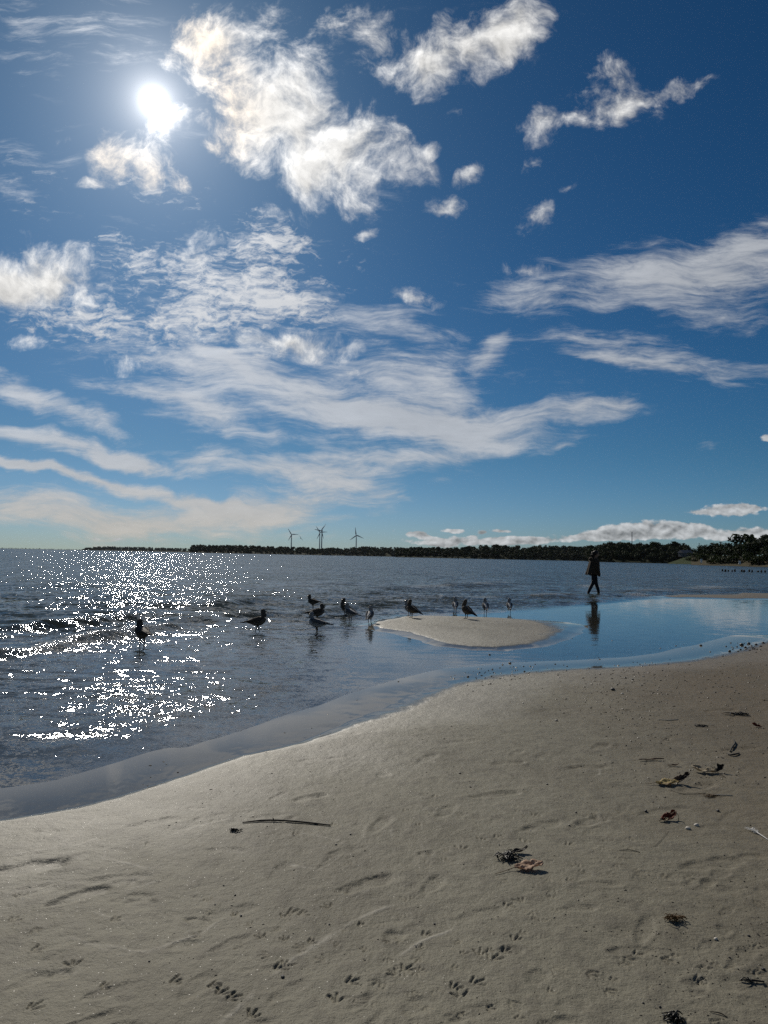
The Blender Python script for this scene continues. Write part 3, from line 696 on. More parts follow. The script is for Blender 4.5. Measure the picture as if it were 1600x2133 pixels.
shore_mass('far', [(-260,1136.5),(-60,1139.0),(60,1141.3),(140,1143.0),(178,1144.0)], 9300, 450, 18, 10, .6, 101, 'hair-thin line of wooded shore on the far-left horizon', 60, label_land='very distant low shore along the far-left horizon')
shore_mass('headland', [(168,1145),(180,1140),(205,1138),(260,1138.5),(320,1139.5),(370,1141),(400,1141.5),(420,1142)], 5200, 260, 20, 18, .5, 103, 'distant blue-dark wooded headland left of the wind turbines', 22, label_land='low distant headland left of the turbines')
shore_mass('middle', [(396,1146),(400,1134.5),(430,1133.5),(480,1134),(530,1135.5),(590,1137.5),(625,1138),(660,1141),(672,1139),(700,1139),(708,1141.5),(728,1139),(750,1136.5),(790,1138.5),(806,1137.5),(826,1138),(834,1141.5)], 2400, 130, 16, 46, .36, 105, 'long even belt of dark trees on the far shore below the wind turbines', 10.5, label_land='low bank under the long belt of trees')
shore_mass('ridge', [(826,1141.5),(840,1138),(880,1137.5),(940,1138.5),(952,1137.5),(965,1136),(1000,1134.5),(1030,1133),(1060,1134.5),(1100,1135),(1112,1133.5),(1140,1134.5),(1160,1135.5),(1195,1136.5),(1225,1135.5),(1240,1133)], 1250, 95, 14, 110, .24, 107, 'dark wooded ridge on the far shore left of the wading person', 7.5, label_land='wooded slope left of the wading person')
shore_mass('hill', [(1225,1137),(1240,1134),(1255,1130),(1270,1127),(1290,1126.5),(1308,1129),(1318,1132.5),(1335,1130),(1350,1130.5),(1362,1127.5),(1372,1131.5),(1384,1129.5),(1398,1130.5),(1404,1128.5),(1412,1131),(1424,1130.5),(1434,1135),(1444,1141),(1452,1147)], 700, 62, 13, 230, .17, 109, 'dark wooded hill directly right of the wading person', 5.6, label_land='wooded hill right of the wading person')

# lawn sloping to the water between the hill and the near trees
def patch_sheet(name, pts, mat, label, kind='structure'):
    V = [far(*p) for p in pts]; o = mesh_obj(name, V, [tuple(range(len(V)))], mat); tag(o, label, None, None, kind); return o
lawn_top = [far(1392,1172.5,560), far(1412,1166,575), far(1432,1159.5,590), (far(1452,1156.5,600)), far(1475,1158,610)]
lawn_bot = [far(1392,1174.5,556), far(1412,1174.7,556), far(1432,1175.2,556), far(1452,1175.6,556), far(1475,1176,556)]
mesh_obj('lawn', lawn_bot+lawn_top, [(i, i+1, i+6, i+5) for i in range(4)], M_GRASS); tag(bpy.data.objects['lawn'], 'green lawn sloping to the far water', None, None, 'structure')
# low bank under the near right-hand trees, sandy at its foot
V = []
for f, z in ((-3, -0.6), (0, 0.12), (4, 0.8), (14, 2.4), (45, 4.5), (120, 6.0)):
    for k in range(24):
        px = 1440 + k*22; d = 410 - k*5.5 + f
        p = far(px, 1141.8+px*0.0205, d); V.append((p.x, p.y, z + (0.35*math.sin(k*2.1+f) if z > 1 else 0)))
i = np.arange(len(V)).reshape(6, 24)
bank = mesh_obj('shore_bank', V, np.stack([i[:-1, :-1], i[:-1, 1:], i[1:, 1:], i[1:, :-1]], -1).reshape(-1, 4), M_SOIL)
tag(bank, 'low bank under the near right-hand trees', None, None, 'structure')
def shore_d(px): return 410 - (px-1440)/22*5.5

def tree(name, px, top_py, back, spread, seed, label, group, conifer=False, n_leaf=420, mat=M_LEAF):
    """One tree on the near right-hand bank."""
    g = random.Random(seed); d = shore_d(px) + back
    base = far(px, 1141.8+px*0.0205, d); zb = 0.6 + 0.055*min(back, 60)
    base.z = zb; top = far(px, top_py, d).z; h = max(2.0, top-zb); r = spread/FPX*d
    root = empty(name, base, g.uniform(0, 6.28)); tag(root, label, 'tree' if name.endswith('tree') else 'shrub', group)
    tr = h*0.022+0.06
    limbs = [tube([(0,0,-0.3),(tr*g.uniform(-1,1),tr*g.uniform(-1,1),h*0.3),(tr*2*g.uniform(-1,1),tr*2*g.uniform(-1,1),h*0.72)], [tr*1.4,tr,tr*0.3], 6, per=3)]
    cs, rs = [], []
    if conifer:
        for k in range(9):
            f = k/8; cs.append((0, 0, h*(0.22+0.74*f))); rs.append(max(0.12*r, r*(1-f)*0.95))
    else:
        for k in range(9):
            a = g.uniform(0, 6.28); q = g.uniform(0.15, 0.75)*r; z = h*g.uniform(0.38, 0.82)
            c = (math.cos(a)*q, math.sin(a)*q, z); cs.append(c); rs.append(r*g.uniform(0.34, 0.55))
            if k < 4: limbs.append(tube([(0,0,h*0.28+0.05*h*k),(c[0]*0.5,c[1]*0.5,z*0.8),c], [tr*0.6,tr*0.4,tr*0.12], 5, per=2))
        cs.append((0, 0, h-r*0.36)); rs.append(r*0.42)
    V, F = join(*limbs); mesh_obj('trunk', V, F, M_BARK, root)
    V, F, tone = leaf_cloud(cs, rs, n_leaf//len(cs), 0.20, seed, 0.85)
    V[:, 2] = np.minimum(V[:, 2], h)
    cr = mesh_obj('crown', V, F, mat, root, smooth=False); attr(cr, 'tone', tone*0.6+0.4*g.random()*np.ones_like(tone))
    return root
GR_T, GR_B = 'trees on the near right-hand bank', 'shrubs along the foot of the near right-hand bank'
tree('conifer_tree', 1457, 1131, 70, 13, 1, 'small pointed conifer standing alone behind the lawn', GR_T, True, 500)
tree('broadleaf_tree', 1551, 1111.5, 40, 26, 2, 'tallest dark tree on the right-hand bank with a notched crown', GR_T, False, 1100)
tree('broadleaf_tree', 1597, 1112, 30, 28, 3, 'tall dark tree cut by the right edge of the picture', GR_T, False, 1100)
tree('broadleaf_tree', 1567, 1114, 48, 18, 31, 'leafy crown tucked between the two tallest right-hand trees', GR_T, False, 800)
NTH = 'first second third fourth fifth sixth seventh eighth ninth tenth eleventh twelfth thirteenth fourteenth'.split()
for k, (px, ty, back, sp) in enumerate([(1470,1134,52,17),(1486,1130,60,18),(1503,1128,56,19),(1520,1130,50,19),(1536,1129,58,17),(1582,1124,56,20),(1478,1143,34,18),(1500,1140,32,19),(1524,1137,30,20),(1548,1134,24,20),(1572,1132,22,22),(1600,1134,16,22),(1625,1115,32,28)]):
    row_ = k >= 6 and k < 12; nth_ = NTH[k-6 if row_ else (k if k < 6 else 6)]
    tree('broadleaf_tree', px, ty, back, sp, 40+k, nth_+(' dark round-topped tree from the left in the lower front row on the right-hand bank' if row_ else ' dark round-topped tree from the left along the skyline of the right-hand bank'), GR_T, False, 520)
for k, (px, ty, back, sp) in enumerate(sorted([(1448,1150,44,14),(1458,1157,24,13),(1468,1153,22,15),(1492,1157,12,18),(1508,1158,9,17),(1526,1157,10,18),(1560,1151,9,22),(1580,1158,7,16),(1598,1152,8,18),(1440,1163,30,12),(1446,1169,12,8),(1480,1166,6,10)])):
    tree('shrub', px, ty, back, sp, 80+k, NTH[k]+' rounded shrub from the left along the foot of the right-hand bank', GR_B, False, 380, M_LEAF2)

# small house, signs, mast
M_WHITE = simple_mat('white_paint', (0.72, 0.72, 0.70), 0.5, 0.3, 0.06, 4.0)
M_GREYM = simple_mat('grey_steel', (0.30, 0.31, 0.33), 0.5, 0.4, 0.1, 0.5)
M_ROOF = simple_mat('grey_shingle', (0.16, 0.16, 0.17), 0.85, 0.2, 0.2, 1.0)
M_WOOD = simple_mat('weathered_post', (0.055, 0.045, 0.035), 0.9, 0.1, 0.35, 8.0)
M_GLASSY = simple_mat('dark_window', (0.02, 0.025, 0.03), 0.15, 0.5, 0.2, 2.0)
hp = far(1428, 1152, 640); hp.z -= 3.0
h = empty('house', hp, 0.25); tag(h, 'grey-roofed house half hidden among trees above the lawn', 'house')
V, F = box((0, 0, 1.6), (9, 6.5, 3.2)); mesh_obj('wall', V, F, simple_mat('grey_siding', (0.10, 0.105, 0.11), 0.8, 0.2, 0.2, 1.0), h, False)
rv = [(-5,-3.7,3.15),(5,-3.7,3.15),(5,3.7,3.15),(-5,3.7,3.15),(-5,0,5.4),(5,0,5.4)]
rf = mesh_obj('roof', rv, [(0,1,5,4),(2,3,4,5),(0,4,3),(1,2,5),(0,3,2,1)], M_ROOF, h, False)
V, F = box((2.6, 0.9, 5.3), (0.7, 0.7, 1.6)); mesh_obj('chimney', V, F, M_ROOF, rf, False)
for x in (-3.0, -0.4, 2.4):
    V, F = box((x, -3.28, 1.8), (1.2, 0.1, 1.3)); mesh_obj('window', V, F, M_GLASSY, h, False)
def board_sign(px, py0, py1, w_px, d, label):
    b = far(px, py1, d); k = d/FPX; hh = (py1-py0)*k; ww = w_px*k
    o = empty('sign', b); tag(o, label, 'sign')
    V, F = box((0, 0, hh*0.62), (ww, 0.08, hh*0.76)); mesh_obj('board', V, F, M_WHITE, o, False)
    for s in (-1, 1):
        V, F = box((s*ww*0.3, 0.07, hh*0.30), (0.12, 0.05, hh*0.62)); mesh_obj('post', V, F, M_WOOD, o, False)
board_sign(1461, 1165, 1174, 4.0, 372, 'small white sign on posts by the water below the shrubs')
board_sign(1541, 1169, 1178, 4.0, 366, 'small white sign at the waterline under the tallest tree')
mp = far(1316.5, 1131, 1500); top = far(1316.5, 1107.5, 1500).z
mast = empty('radio_mast', (mp.x, mp.y, 0)); tag(mast, 'thin radio mast rising behind the wooded hill', 'mast')
V, F = tube([(0,0,0),(0,0,top*0.5),(0,0,top)], [1.0,0.8,0.65], 6); mesh_obj('pole', V, F, M_GREYM, mast)
for z in (0.86, 0.96):
    V, F = tube([(0,0,top*z-0.8),(0,0,top*z+0.8)], [0.95,0.95], 8); mesh_obj('antenna', V, F, M_GREYM, mast)

# wind turbines
M_TURB = simple_mat('turbine_paint', (0.42, 0.43, 0.45), 0.5, 0.3, 0.05, 0.05)
def blade_mesh(L):
    V, F = [], []
    secs = [(0.0,1.0,1.0),(0.05,1.0,.9),(0.16,2.1,.5),(0.35,1.7,.34),(0.65,1.1,.2),(0.9,.65,.12),(1.0,.2,.06)]
    for f, c, t in secs:
        c *= L*0.036; t *= L*0.026
        for k in range(8):
            a = 2*math.pi*k/8; V.append((c*math.cos(a)-c*0.3, t*math.sin(a), f*L))
    for i in range(len(secs)-1):
        for k in range(8):
            k2 = (k+1) % 8; F.append((i*8+k, i*8+k2, (i+1)*8+k2, (i+1)*8+k))
    F.append(tuple(range(7, -1, -1))); F.append(tuple((len(secs)-1)*8+k for k in range(8)))
    return V, F
def turbine(px, hub_py, d, blade_px, yaw, a0, label):
    hub = far(px, hub_py, d); k = d/FPX; L = blade_px*k; H = hub.z
    o = empty('wind_turbine', (hub.x, hub.y, 0), yaw); tag(o, label, 'wind turbine', 'wind turbines beyond the far trees')
    w = 1.25
    V, F = tube([(0,0,0),(0,0,H*0.5),(0,0,H-1.2)], [2.6*w,2.2*w,1.6*w], 12); mesh_obj('tower', V, F, M_TURB, o)
    V, F = tube([(0,-4.2,H),(0,-2,H),(0,4,H),(0,6.5,H)], [1.7*w,2.1*w,2.1*w,1.4*w], 10); mesh_obj('nacelle', V, F, M_TURB, o)
    hb = empty('rotor', (0, -5.6, H)); hb.parent = o
    V, F = ball((0,0,0), (2.2*w,2.8*w,2.2*w), 12, 8); mesh_obj('hub', V, F, M_TURB, hb)
    V, F = blade_mesh(L)
    for j in range(3):
        b = mesh_obj('blade', V, F, M_TURB, hb); b.rotation_euler = (0, math.radians(a0+120*j), 0)
turbine(607.5, 1113.5, 3700, 14.5, 0.15, -32, 'leftmost wind turbine, standing alone over the tree belt')
turbine(666.5, 1109.0, 3900, 15.5, 0.30, -35, 'shorter wind turbine of the overlapping pair')
turbine(670.8, 1105.5, 3500, 18.0, -0.55, 40, 'taller wind turbine of the overlapping pair')
turbine(742.5, 1115.0, 3700, 17.0, -0.1, -8, 'rightmost wind turbine, standing alone over the tree belt')

# old pilings standing in the lake by the right edge
pil = [(1505,1190),(1511,1191),(1517,1190.5),(1525,1191),(1531,1191),(1545,1191.5),(1550,1192),(1561,1191.5),(1567,1192),(1579,1192),(1586,1192.5),(1594,1192.5)]
for k, (px, py) in enumerate(pil):
    b = at(px, py); hh = random.uniform(0.14, 0.34); r = random.uniform(.11, .17)
    V, F = tube([(0,0,-0.9),(random.uniform(-.02,.02),0,hh*0.6),(random.uniform(-.05,.05),0,hh)], [r*1.05,r,r*0.85], 9)
    o = mesh_obj('piling', V, F, M_WOOD); o.location = b
    tag(o, NTH[k]+' dark piling stump from the left in the row near the right edge', 'piling', 'row of old pilings in the lake')

# ------------------------------------------------------------------ bodies: shapes fused into one continuous skin
def fuse(name, prims, voxel, mat, parent=None, smooth_it=4):
    """prims: (verts, faces, colour). One closed surface, coloured by the nearest shape."""
    V, F = join(*[(p[0], p[1]) for p in prims])
    o = mesh_obj(name, V, F)
    bm = bmesh.new(); bm.from_mesh(o.data); bmesh.ops.recalc_face_normals(bm, faces=bm.faces); bm.to_mesh(o.data); bm.free()
    md = o.modifiers.new('r', 'REMESH'); md.mode = 'VOXEL'; md.voxel_size = voxel
    ms = o.modifiers.new('s', 'SMOOTH'); ms.iterations = smooth_it; ms.factor = 0.5
    dg = bpy.context.evaluated_depsgraph_get()
    me = bpy.data.meshes.new_from_object(o.evaluated_get(dg)); o.modifiers.clear()
    old = o.data; o.data = me; bpy.data.meshes.remove(old); me.name = name
    me.polygons.foreach_set('use_smooth', np.ones(len(me.polygons), dtype=bool))
    n = len(me.vertices); co = np.zeros(n*3, np.float32); me.vertices.foreach_get('co', co); co = co.reshape(-1, 3)
    best = np.full(n, 1e9); col = np.zeros((n, 3), np.float32)
    for pv, pf, c in prims:
        P = np.array([tuple(v) for v in pv], np.float32)
        d = np.min(((co[:, None, :]-P[None, :, :])**2).sum(-1), 1) if len(P)*n < 4e7 else np.min(np.stack([((co-q)**2).sum(-1) for q in P[::2]], 0), 0)
        m = d < best; best[m] = d[m]; col[m] = c
    color_attr(o, 'tint', col)
    me.materials.clear(); me.materials.append(mat)
    if parent: o.parent = parent
    return o
def tint_mat(name, rough, spec, scale, vary, sheen=0.0, bump=0.0):
    m, n, b = material(name)
    a = n.node('ShaderNodeAttribute'); a.attribute_name = 'tint'
    f = n.noise(n.node('ShaderNodeTexCoord').outputs['Object'], scale, 4.0, 0.6, dim='3D')
    n.put(b.inputs['Base Color'], n.vec('SCALE', a.outputs['Color'], scale=n.step(f, 0.3, 0.7, 1-vary, 1+vary, False)))
    b.inputs['Roughness'].default_value = rough; b.inputs['Specular IOR Level'].default_value = spec
    if bump:
        bn = n.node('ShaderNodeBump'); bn.inputs['Strength'].default_value = bump; bn.inputs['Distance'].default_value = 0.01
        n.put(bn.inputs['Height'], f); n.put(b.inputs['Normal'], bn.outputs[0])
    return m

# ------------------------------------------------------------------ gulls
M_PLUM = tint_mat('plumage', 0.75, 0.2, 60.0, 0.18, bump=0.2)
M_BILL = simple_mat('gull_bill', (0.20, 0.15, 0.05), 0.4, 0.4, 0.2, 60.0)
M_EYE = simple_mat('gull_eye', (0.01, 0.01, 0.01), 0.2, 0.5, 0.0, 10.0)
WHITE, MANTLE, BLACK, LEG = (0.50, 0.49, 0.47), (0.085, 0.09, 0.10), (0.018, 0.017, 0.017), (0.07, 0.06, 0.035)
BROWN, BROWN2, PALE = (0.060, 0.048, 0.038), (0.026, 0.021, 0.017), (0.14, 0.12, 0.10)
def gull(px, py, heading, label, look=0.0, adult=True, neck=1.0, tilt=0.0, stride=0.0, lift=0.0, scale=1.0, hunch=0.0):
    base = at(px, py); gz = float(ground_height(np.array([base.x]), np.array([base.y]))[0])
    if gz > 0: base = on_ground(px, py); gz = base.z
    root = empty('gull', (base.x, base.y, max(gz, -0.045)), math.radians(heading)); root.scale = (scale,)*3
    tag(root, label, 'gull', 'gulls standing along the shallows')
    sink = max(0.0, -max(gz, -0.045))
    leg_h = 0.100 + sink
    ct, st = math.cos(tilt), math.sin(tilt)
    def T(x, z): return (x*ct - z*st*1.0, leg_h + 0.065 + x*st + z*ct)          # body frame -> local x, z
    def P(x, y, z): a, b = T(x, z); return (a, y, b)
    c_w, c_m, c_t, c_tail, c_h = (WHITE, MANTLE, BLACK, WHITE, (0.24, 0.24, 0.24)) if adult else (PALE, BROWN, BROWN2, BROWN2, (0.075, 0.062, 0.05))  # adult head grey: winter streaking plus shade put into the colour
    nk = 0.055*neck; hx = 0.118 - 0.02*neck - hunch*0.02; hz = 0.082 + nk
    prims = []
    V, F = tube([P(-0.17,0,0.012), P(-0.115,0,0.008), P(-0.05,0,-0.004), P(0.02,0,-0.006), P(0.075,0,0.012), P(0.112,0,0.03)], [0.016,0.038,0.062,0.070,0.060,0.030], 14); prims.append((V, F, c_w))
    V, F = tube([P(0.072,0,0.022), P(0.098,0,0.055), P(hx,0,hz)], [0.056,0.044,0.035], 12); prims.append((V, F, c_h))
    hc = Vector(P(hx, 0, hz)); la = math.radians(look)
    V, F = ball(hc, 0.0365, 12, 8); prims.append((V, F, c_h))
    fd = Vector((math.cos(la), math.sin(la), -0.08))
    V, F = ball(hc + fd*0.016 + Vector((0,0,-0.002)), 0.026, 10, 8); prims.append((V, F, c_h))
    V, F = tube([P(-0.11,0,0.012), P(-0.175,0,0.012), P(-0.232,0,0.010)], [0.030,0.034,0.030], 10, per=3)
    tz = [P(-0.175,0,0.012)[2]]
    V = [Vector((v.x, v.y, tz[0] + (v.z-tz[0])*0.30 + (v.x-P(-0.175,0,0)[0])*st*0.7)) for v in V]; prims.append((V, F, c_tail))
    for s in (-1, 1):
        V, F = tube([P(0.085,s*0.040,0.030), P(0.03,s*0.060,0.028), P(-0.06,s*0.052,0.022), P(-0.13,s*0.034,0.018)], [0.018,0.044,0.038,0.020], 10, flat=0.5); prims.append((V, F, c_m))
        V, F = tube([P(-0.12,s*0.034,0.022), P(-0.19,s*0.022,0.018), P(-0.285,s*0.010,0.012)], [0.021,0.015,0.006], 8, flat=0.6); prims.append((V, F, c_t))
        fx = stride*s*0.5; up = lift if s > 0 else 0.0
        hip = P(-0.005, s*0.026, -0.045); kx = hip[0]-0.012+fx*0.4
        V, F = tube([hip, (kx, s*0.026, leg_h*0.55+up*0.5), (hip[0]+fx-0.002-(0.05 if up else 0), s*0.026, 0.010+up)], [0.016,0.0072,0.0068], 8); prims.append((V, F, LEG))
        f0 = Vector((hip[0]+fx-0.002-(0.05 if up else 0), s*0.026, 0.008+up))
        V, F = tube([f0+Vector((-0.006,0,0)), f0+Vector((0.016,0,-0.002)), f0+Vector((0.040,0,-0.003))], [0.007,0.0125,0.015], 8, per=2)
        V = [Vector((v.x, v.y, f0.z + (v.z-f0.z)*0.45)) for v in V]; prims.append((V, F, LEG))
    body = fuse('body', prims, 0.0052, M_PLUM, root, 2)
    V, F = tube([hc+fd*0.026, hc+fd*0.050+Vector((0,0,-0.004)), hc+fd*0.074+Vector((0,0,-0.012))], [0.0115,0.009,0.003], 8, flat=0.7); mesh_obj('bill', V, F, M_BILL, root)
    sd = Vector((-math.sin(la), math.cos(la), 0))
    for s in (-1, 1):
        V, F = ball(hc+fd*0.022+sd*s*0.0285+Vector((0,0,0.006)), 0.0042, 8, 6); mesh_obj('eye', V, F, M_EYE, root)
    return root
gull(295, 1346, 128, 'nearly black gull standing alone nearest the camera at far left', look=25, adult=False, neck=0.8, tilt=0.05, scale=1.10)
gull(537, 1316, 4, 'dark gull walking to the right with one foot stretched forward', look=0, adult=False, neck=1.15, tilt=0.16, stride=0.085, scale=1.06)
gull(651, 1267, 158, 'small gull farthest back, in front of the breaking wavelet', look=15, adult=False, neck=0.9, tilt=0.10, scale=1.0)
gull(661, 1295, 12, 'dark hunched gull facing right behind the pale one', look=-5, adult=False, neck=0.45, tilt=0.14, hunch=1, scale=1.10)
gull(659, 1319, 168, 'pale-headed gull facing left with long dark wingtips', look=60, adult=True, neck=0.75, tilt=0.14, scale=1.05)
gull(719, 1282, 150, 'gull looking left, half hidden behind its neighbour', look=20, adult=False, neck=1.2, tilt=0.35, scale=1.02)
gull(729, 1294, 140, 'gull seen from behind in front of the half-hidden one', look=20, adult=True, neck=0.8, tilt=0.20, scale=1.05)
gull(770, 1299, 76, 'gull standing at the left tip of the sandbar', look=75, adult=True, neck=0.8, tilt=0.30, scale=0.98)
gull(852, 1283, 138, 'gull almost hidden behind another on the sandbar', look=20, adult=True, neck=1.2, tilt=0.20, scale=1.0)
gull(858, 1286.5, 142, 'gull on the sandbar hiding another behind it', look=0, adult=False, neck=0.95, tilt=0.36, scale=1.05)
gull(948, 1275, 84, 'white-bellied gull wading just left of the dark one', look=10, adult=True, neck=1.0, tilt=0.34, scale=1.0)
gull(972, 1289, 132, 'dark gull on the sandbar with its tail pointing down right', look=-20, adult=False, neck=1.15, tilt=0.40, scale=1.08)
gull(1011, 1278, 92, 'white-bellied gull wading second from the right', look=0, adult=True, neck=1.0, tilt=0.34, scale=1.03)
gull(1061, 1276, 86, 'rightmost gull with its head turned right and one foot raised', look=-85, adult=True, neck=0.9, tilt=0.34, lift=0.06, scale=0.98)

def flying_gull(px, py, d, heading, span, label, bank=0.3):
    b = far(px, py, d); o = empty('flying_gull', b, math.radians(heading)); tag(o, label, 'gull')
    k = span/1.2
    prims = [(*tube([(-0.24*k,0,0),(-0.08*k,0,0),(0.1*k,0,0),(0.2*k,0,0.01)], [0.02*k,0.055*k,0.06*k,0.03*k], 10), PALE)]
    for s in (-1, 1):
        V, F = tube([(0.05*k,0,0.02*k),(0.07*k,s*0.28*k,0.13*k),(0.0,s*0.5*k,0.12*k),(-0.10*k,s*0.62*k,0.10*k)], [0.07*k,0.065*k,0.045*k,0.02*k], 8, per=3)
        V = [Vector((v.x, v.y, v.z*1.0)) for v in V]
        m = np.array([tuple(v) for v in V]); 
        prims.append(([Vector((v.x, v.y, v.z*0.5+0.1*abs(v.y))) for v in V], F, MANTLE))
    fuse('body', prims, 0.022*k, M_PLUM, o, 2); o.rotation_euler[0] = bank
flying_gull(626.5, 1121.5, 160, 70, 1.3, 'tiny gull flying between two of the wind turbines', 0.9)
flying_gull(274, 1152.5, 150, 20, 1.5, 'tiny bird skimming the glittering water far left', 0.2)

# ------------------------------------------------------------------ the wading person
M_BODY = tint_mat('skin_and_leggings', 0.7, 0.25, 30.0, 0.1)
M_COAT = simple_mat('brown_coat_cloth', (0.055, 0.040, 0.028), 0.9, 0.15, 0.25, 25.0, 0.3)
M_HAIR = simple_mat('dark_hair', (0.012, 0.010, 0.009), 0.6, 0.3, 0.3, 80.0, 0.4)
SKIN, LEGG, TOP = (0.30, 0.19, 0.13), (0.012, 0.014, 0.020), (0.02, 0.02, 0.024)
pb = at(1238, 1238.5); pz = max(-0.06, float(ground_height(np.array([pb.x]), np.array([pb.y]))[0]))
person = empty('person', (pb.x, pb.y, pz), math.radians(6)); tag(person, 'person in an open brown coat and dark leggings wading through the shallows to the right', 'person')
person.scale = (1.04,)*3
prims = []
def pr(pts, rad, col, sides=12, flat=1.0, per=4): prims.append((*tube(pts, rad, sides, flat, per, up=(0.05, 1, 0)), col))
for s, pts in ((1, [(-0.005,0.085,0.90),(0.065,0.09,0.66),(0.105,0.092,0.47),(0.175,0.092,0.26),(0.215,0.092,0.085)]), (-1, [(-0.02,-0.085,0.90),(-0.055,-0.09,0.66),(-0.085,-0.092,0.49),(-0.20,-0.092,0.27),(-0.275,-0.092,0.10)])):
    pr(pts, [0.108,0.092,0.068,0.060,0.042], LEGG)
    a = Vector(pts[-1]); h = -0.03 if s > 0 else -0.02
    pr([a+Vector((-0.04,0,-0.045)), a+Vector((0.02,0,-0.04)), a+Vector((0.11,0,-0.062)), a+Vector((0.18,0,-0.068))], [0.034,0.044,0.034,0.022], SKIN, 10)
pr([(-0.01,0,0.86),(-0.005,0,0.98),(0.005,0,1.12),(0.02,0,1.27),(0.025,0,1.37)], [0.125,0.115,0.105,0.125,0.075], TOP, 14, 1.3)
for s in (-1, 1):
    pr([(0.015,s*0.15,1.34),(-0.03,s*0.225,1.12),(0.02,s*0.215,0.92),(0.10,s*0.17,0.86)], [0.055,0.045,0.036,0.028], TOP)
    pr([(0.09,s*0.172,0.862),(0.125,s*0.155,0.845),(0.155,s*0.14,0.832)], [0.030,0.038,0.022], SKIN, 8, 0.6)
    for q, (l, dz) in enumerate(((0.050,0.012),(0.058,0.0),(0.054,-0.012),(0.042,-0.023))):
        pr([(0.150,s*0.14,0.836+dz),(0.150+l*0.6,s*0.128,0.826+dz),(0.150+l*0.8,s*0.110,0.818+dz)], [0.0095,0.009,0.007], SKIN, 6)
    pr([(0.115,s*0.145,0.865),(0.145,s*0.122,0.868),(0.165,s*0.112,0.860)], [0.011,0.0105,0.008], SKIN, 6)
pr([(0.025,0,1.36),(0.05,0,1.45),(0.06,0,1.49)], [0.062,0.055,0.052], SKIN)
prims.append((*ball((0.070,0,1.555), (0.092,0.075,0.108), 16, 12), SKIN))
prims.append((*ball((0.100,0,1.505), (0.062,0.052,0.056), 12, 8), SKIN))
prims.append((*tube([(0.150,0,1.575),(0.168,0,1.55),(0.178,0,1.535)], [0.012,0.016,0.013], 8), SKIN))
prims.append((*tube([(0.152,-0.026,1.498),(0.161,0,1.497),(0.152,0.026,1.498)], [0.007,0.011,0.007], 8), (0.25, 0.11, 0.09)))
for s in (-1, 1): prims.append((*ball((0.060,s*0.076,1.55), (0.022,0.012,0.034), 8, 6), SKIN))
body = fuse('body', prims, 0.0105, M_BODY, person, 3)
for s in (-1, 1):
    V, F = ball((0.148, s*0.032, 1.562), 0.011, 8, 6); mesh_obj('eye', V, F, M_EYE, person)
# hair gathered at the nape
hp = [(*ball((0.052,0,1.580), (0.105,0.090,0.105), 16, 12), (0,0,0)), (*tube([(-0.02,0,1.60),(-0.06,0,1.53),(-0.05,0,1.44),(-0.035,0,1.38)], [0.075,0.075,0.06,0.035], 12), (0,0,0))]
hair = fuse('hair', hp, 0.012, M_HAIR, person, 2)
# face left free of hair
bm = bmesh.new(); bm.from_mesh(hair.data)
bmesh.ops.delete(bm, geom=[v for v in bm.verts if v.co.x > 0.105 and v.co.z < 1.615], context='VERTS'); bm.to_mesh(hair.data); bm.free()
# loose open coat with hood and sleeves
def coat():
    rings = [(1.385,-0.005,0.095,0.110),(1.345,0.005,0.135,0.175),(1.27,0.010,0.160,0.210),(1.12,-0.01,0.180,0.225),(0.98,-0.02,0.200,0.238),(0.86,-0.03,0.222,0.248),(0.75,-0.035,0.240,0.255)]
    n = 40; V, F = [], []
    for ri, (z, cx, rx, ry) in enumerate(rings):
        for k in range(n+1):
            a = math.radians(20) + (2*math.pi-math.radians(40))*k/n       # open at the front
            f = ri/(len(rings)-1); w = 1+0.07*f*math.sin(a*7+0.8)+0.04*f*math.sin(a*13)
            back = 0.05*f*max(0, -math.cos(a))
            V.append((cx+rx*w*math.cos(a)-back, ry*w*math.sin(a), z + (0.035*f*math.sin(a*3+1) if f > .8 else 0) + (0.05*f*max(0,-math.cos(a)) if f > .9 else 0)))
    m = n+1
    for i in range(len(rings)-1):
        for k in range(n): F.append((i*m+k, i*m+k+1, (i+1)*m+k+1, (i+1)*m+k))
    return V, F
V, F = coat(); ct = mesh_obj('coat', V, F, M_COAT, person)
so = ct.modifiers.new('cloth', 'SOLIDIFY'); so.thickness = 0.012; ss = ct.modifiers.new('soft', 'SUBSURF'); ss.levels = 1; ss.render_levels = 1
for s in (-1, 1):
    V, F = tube([(0.005,s*0.15,1.355),(-0.005,s*0.20,1.28),(-0.045,s*0.245,1.10),(0.00,s*0.235,0.95),(0.08,s*0.19,0.875)], [0.055,0.075,0.072,0.066,0.056], 14); mesh_obj('sleeve', V, F, M_COAT, ct)
V, F = tube([(-0.10,-0.13,1.375),(-0.135,-0.06,1.37),(-0.145,0,1.36),(-0.135,0.06,1.37),(-0.10,0.13,1.375)], [0.03,0.055,0.065,0.055,0.03], 12); mesh_obj('hood', V, F, M_COAT, ct)

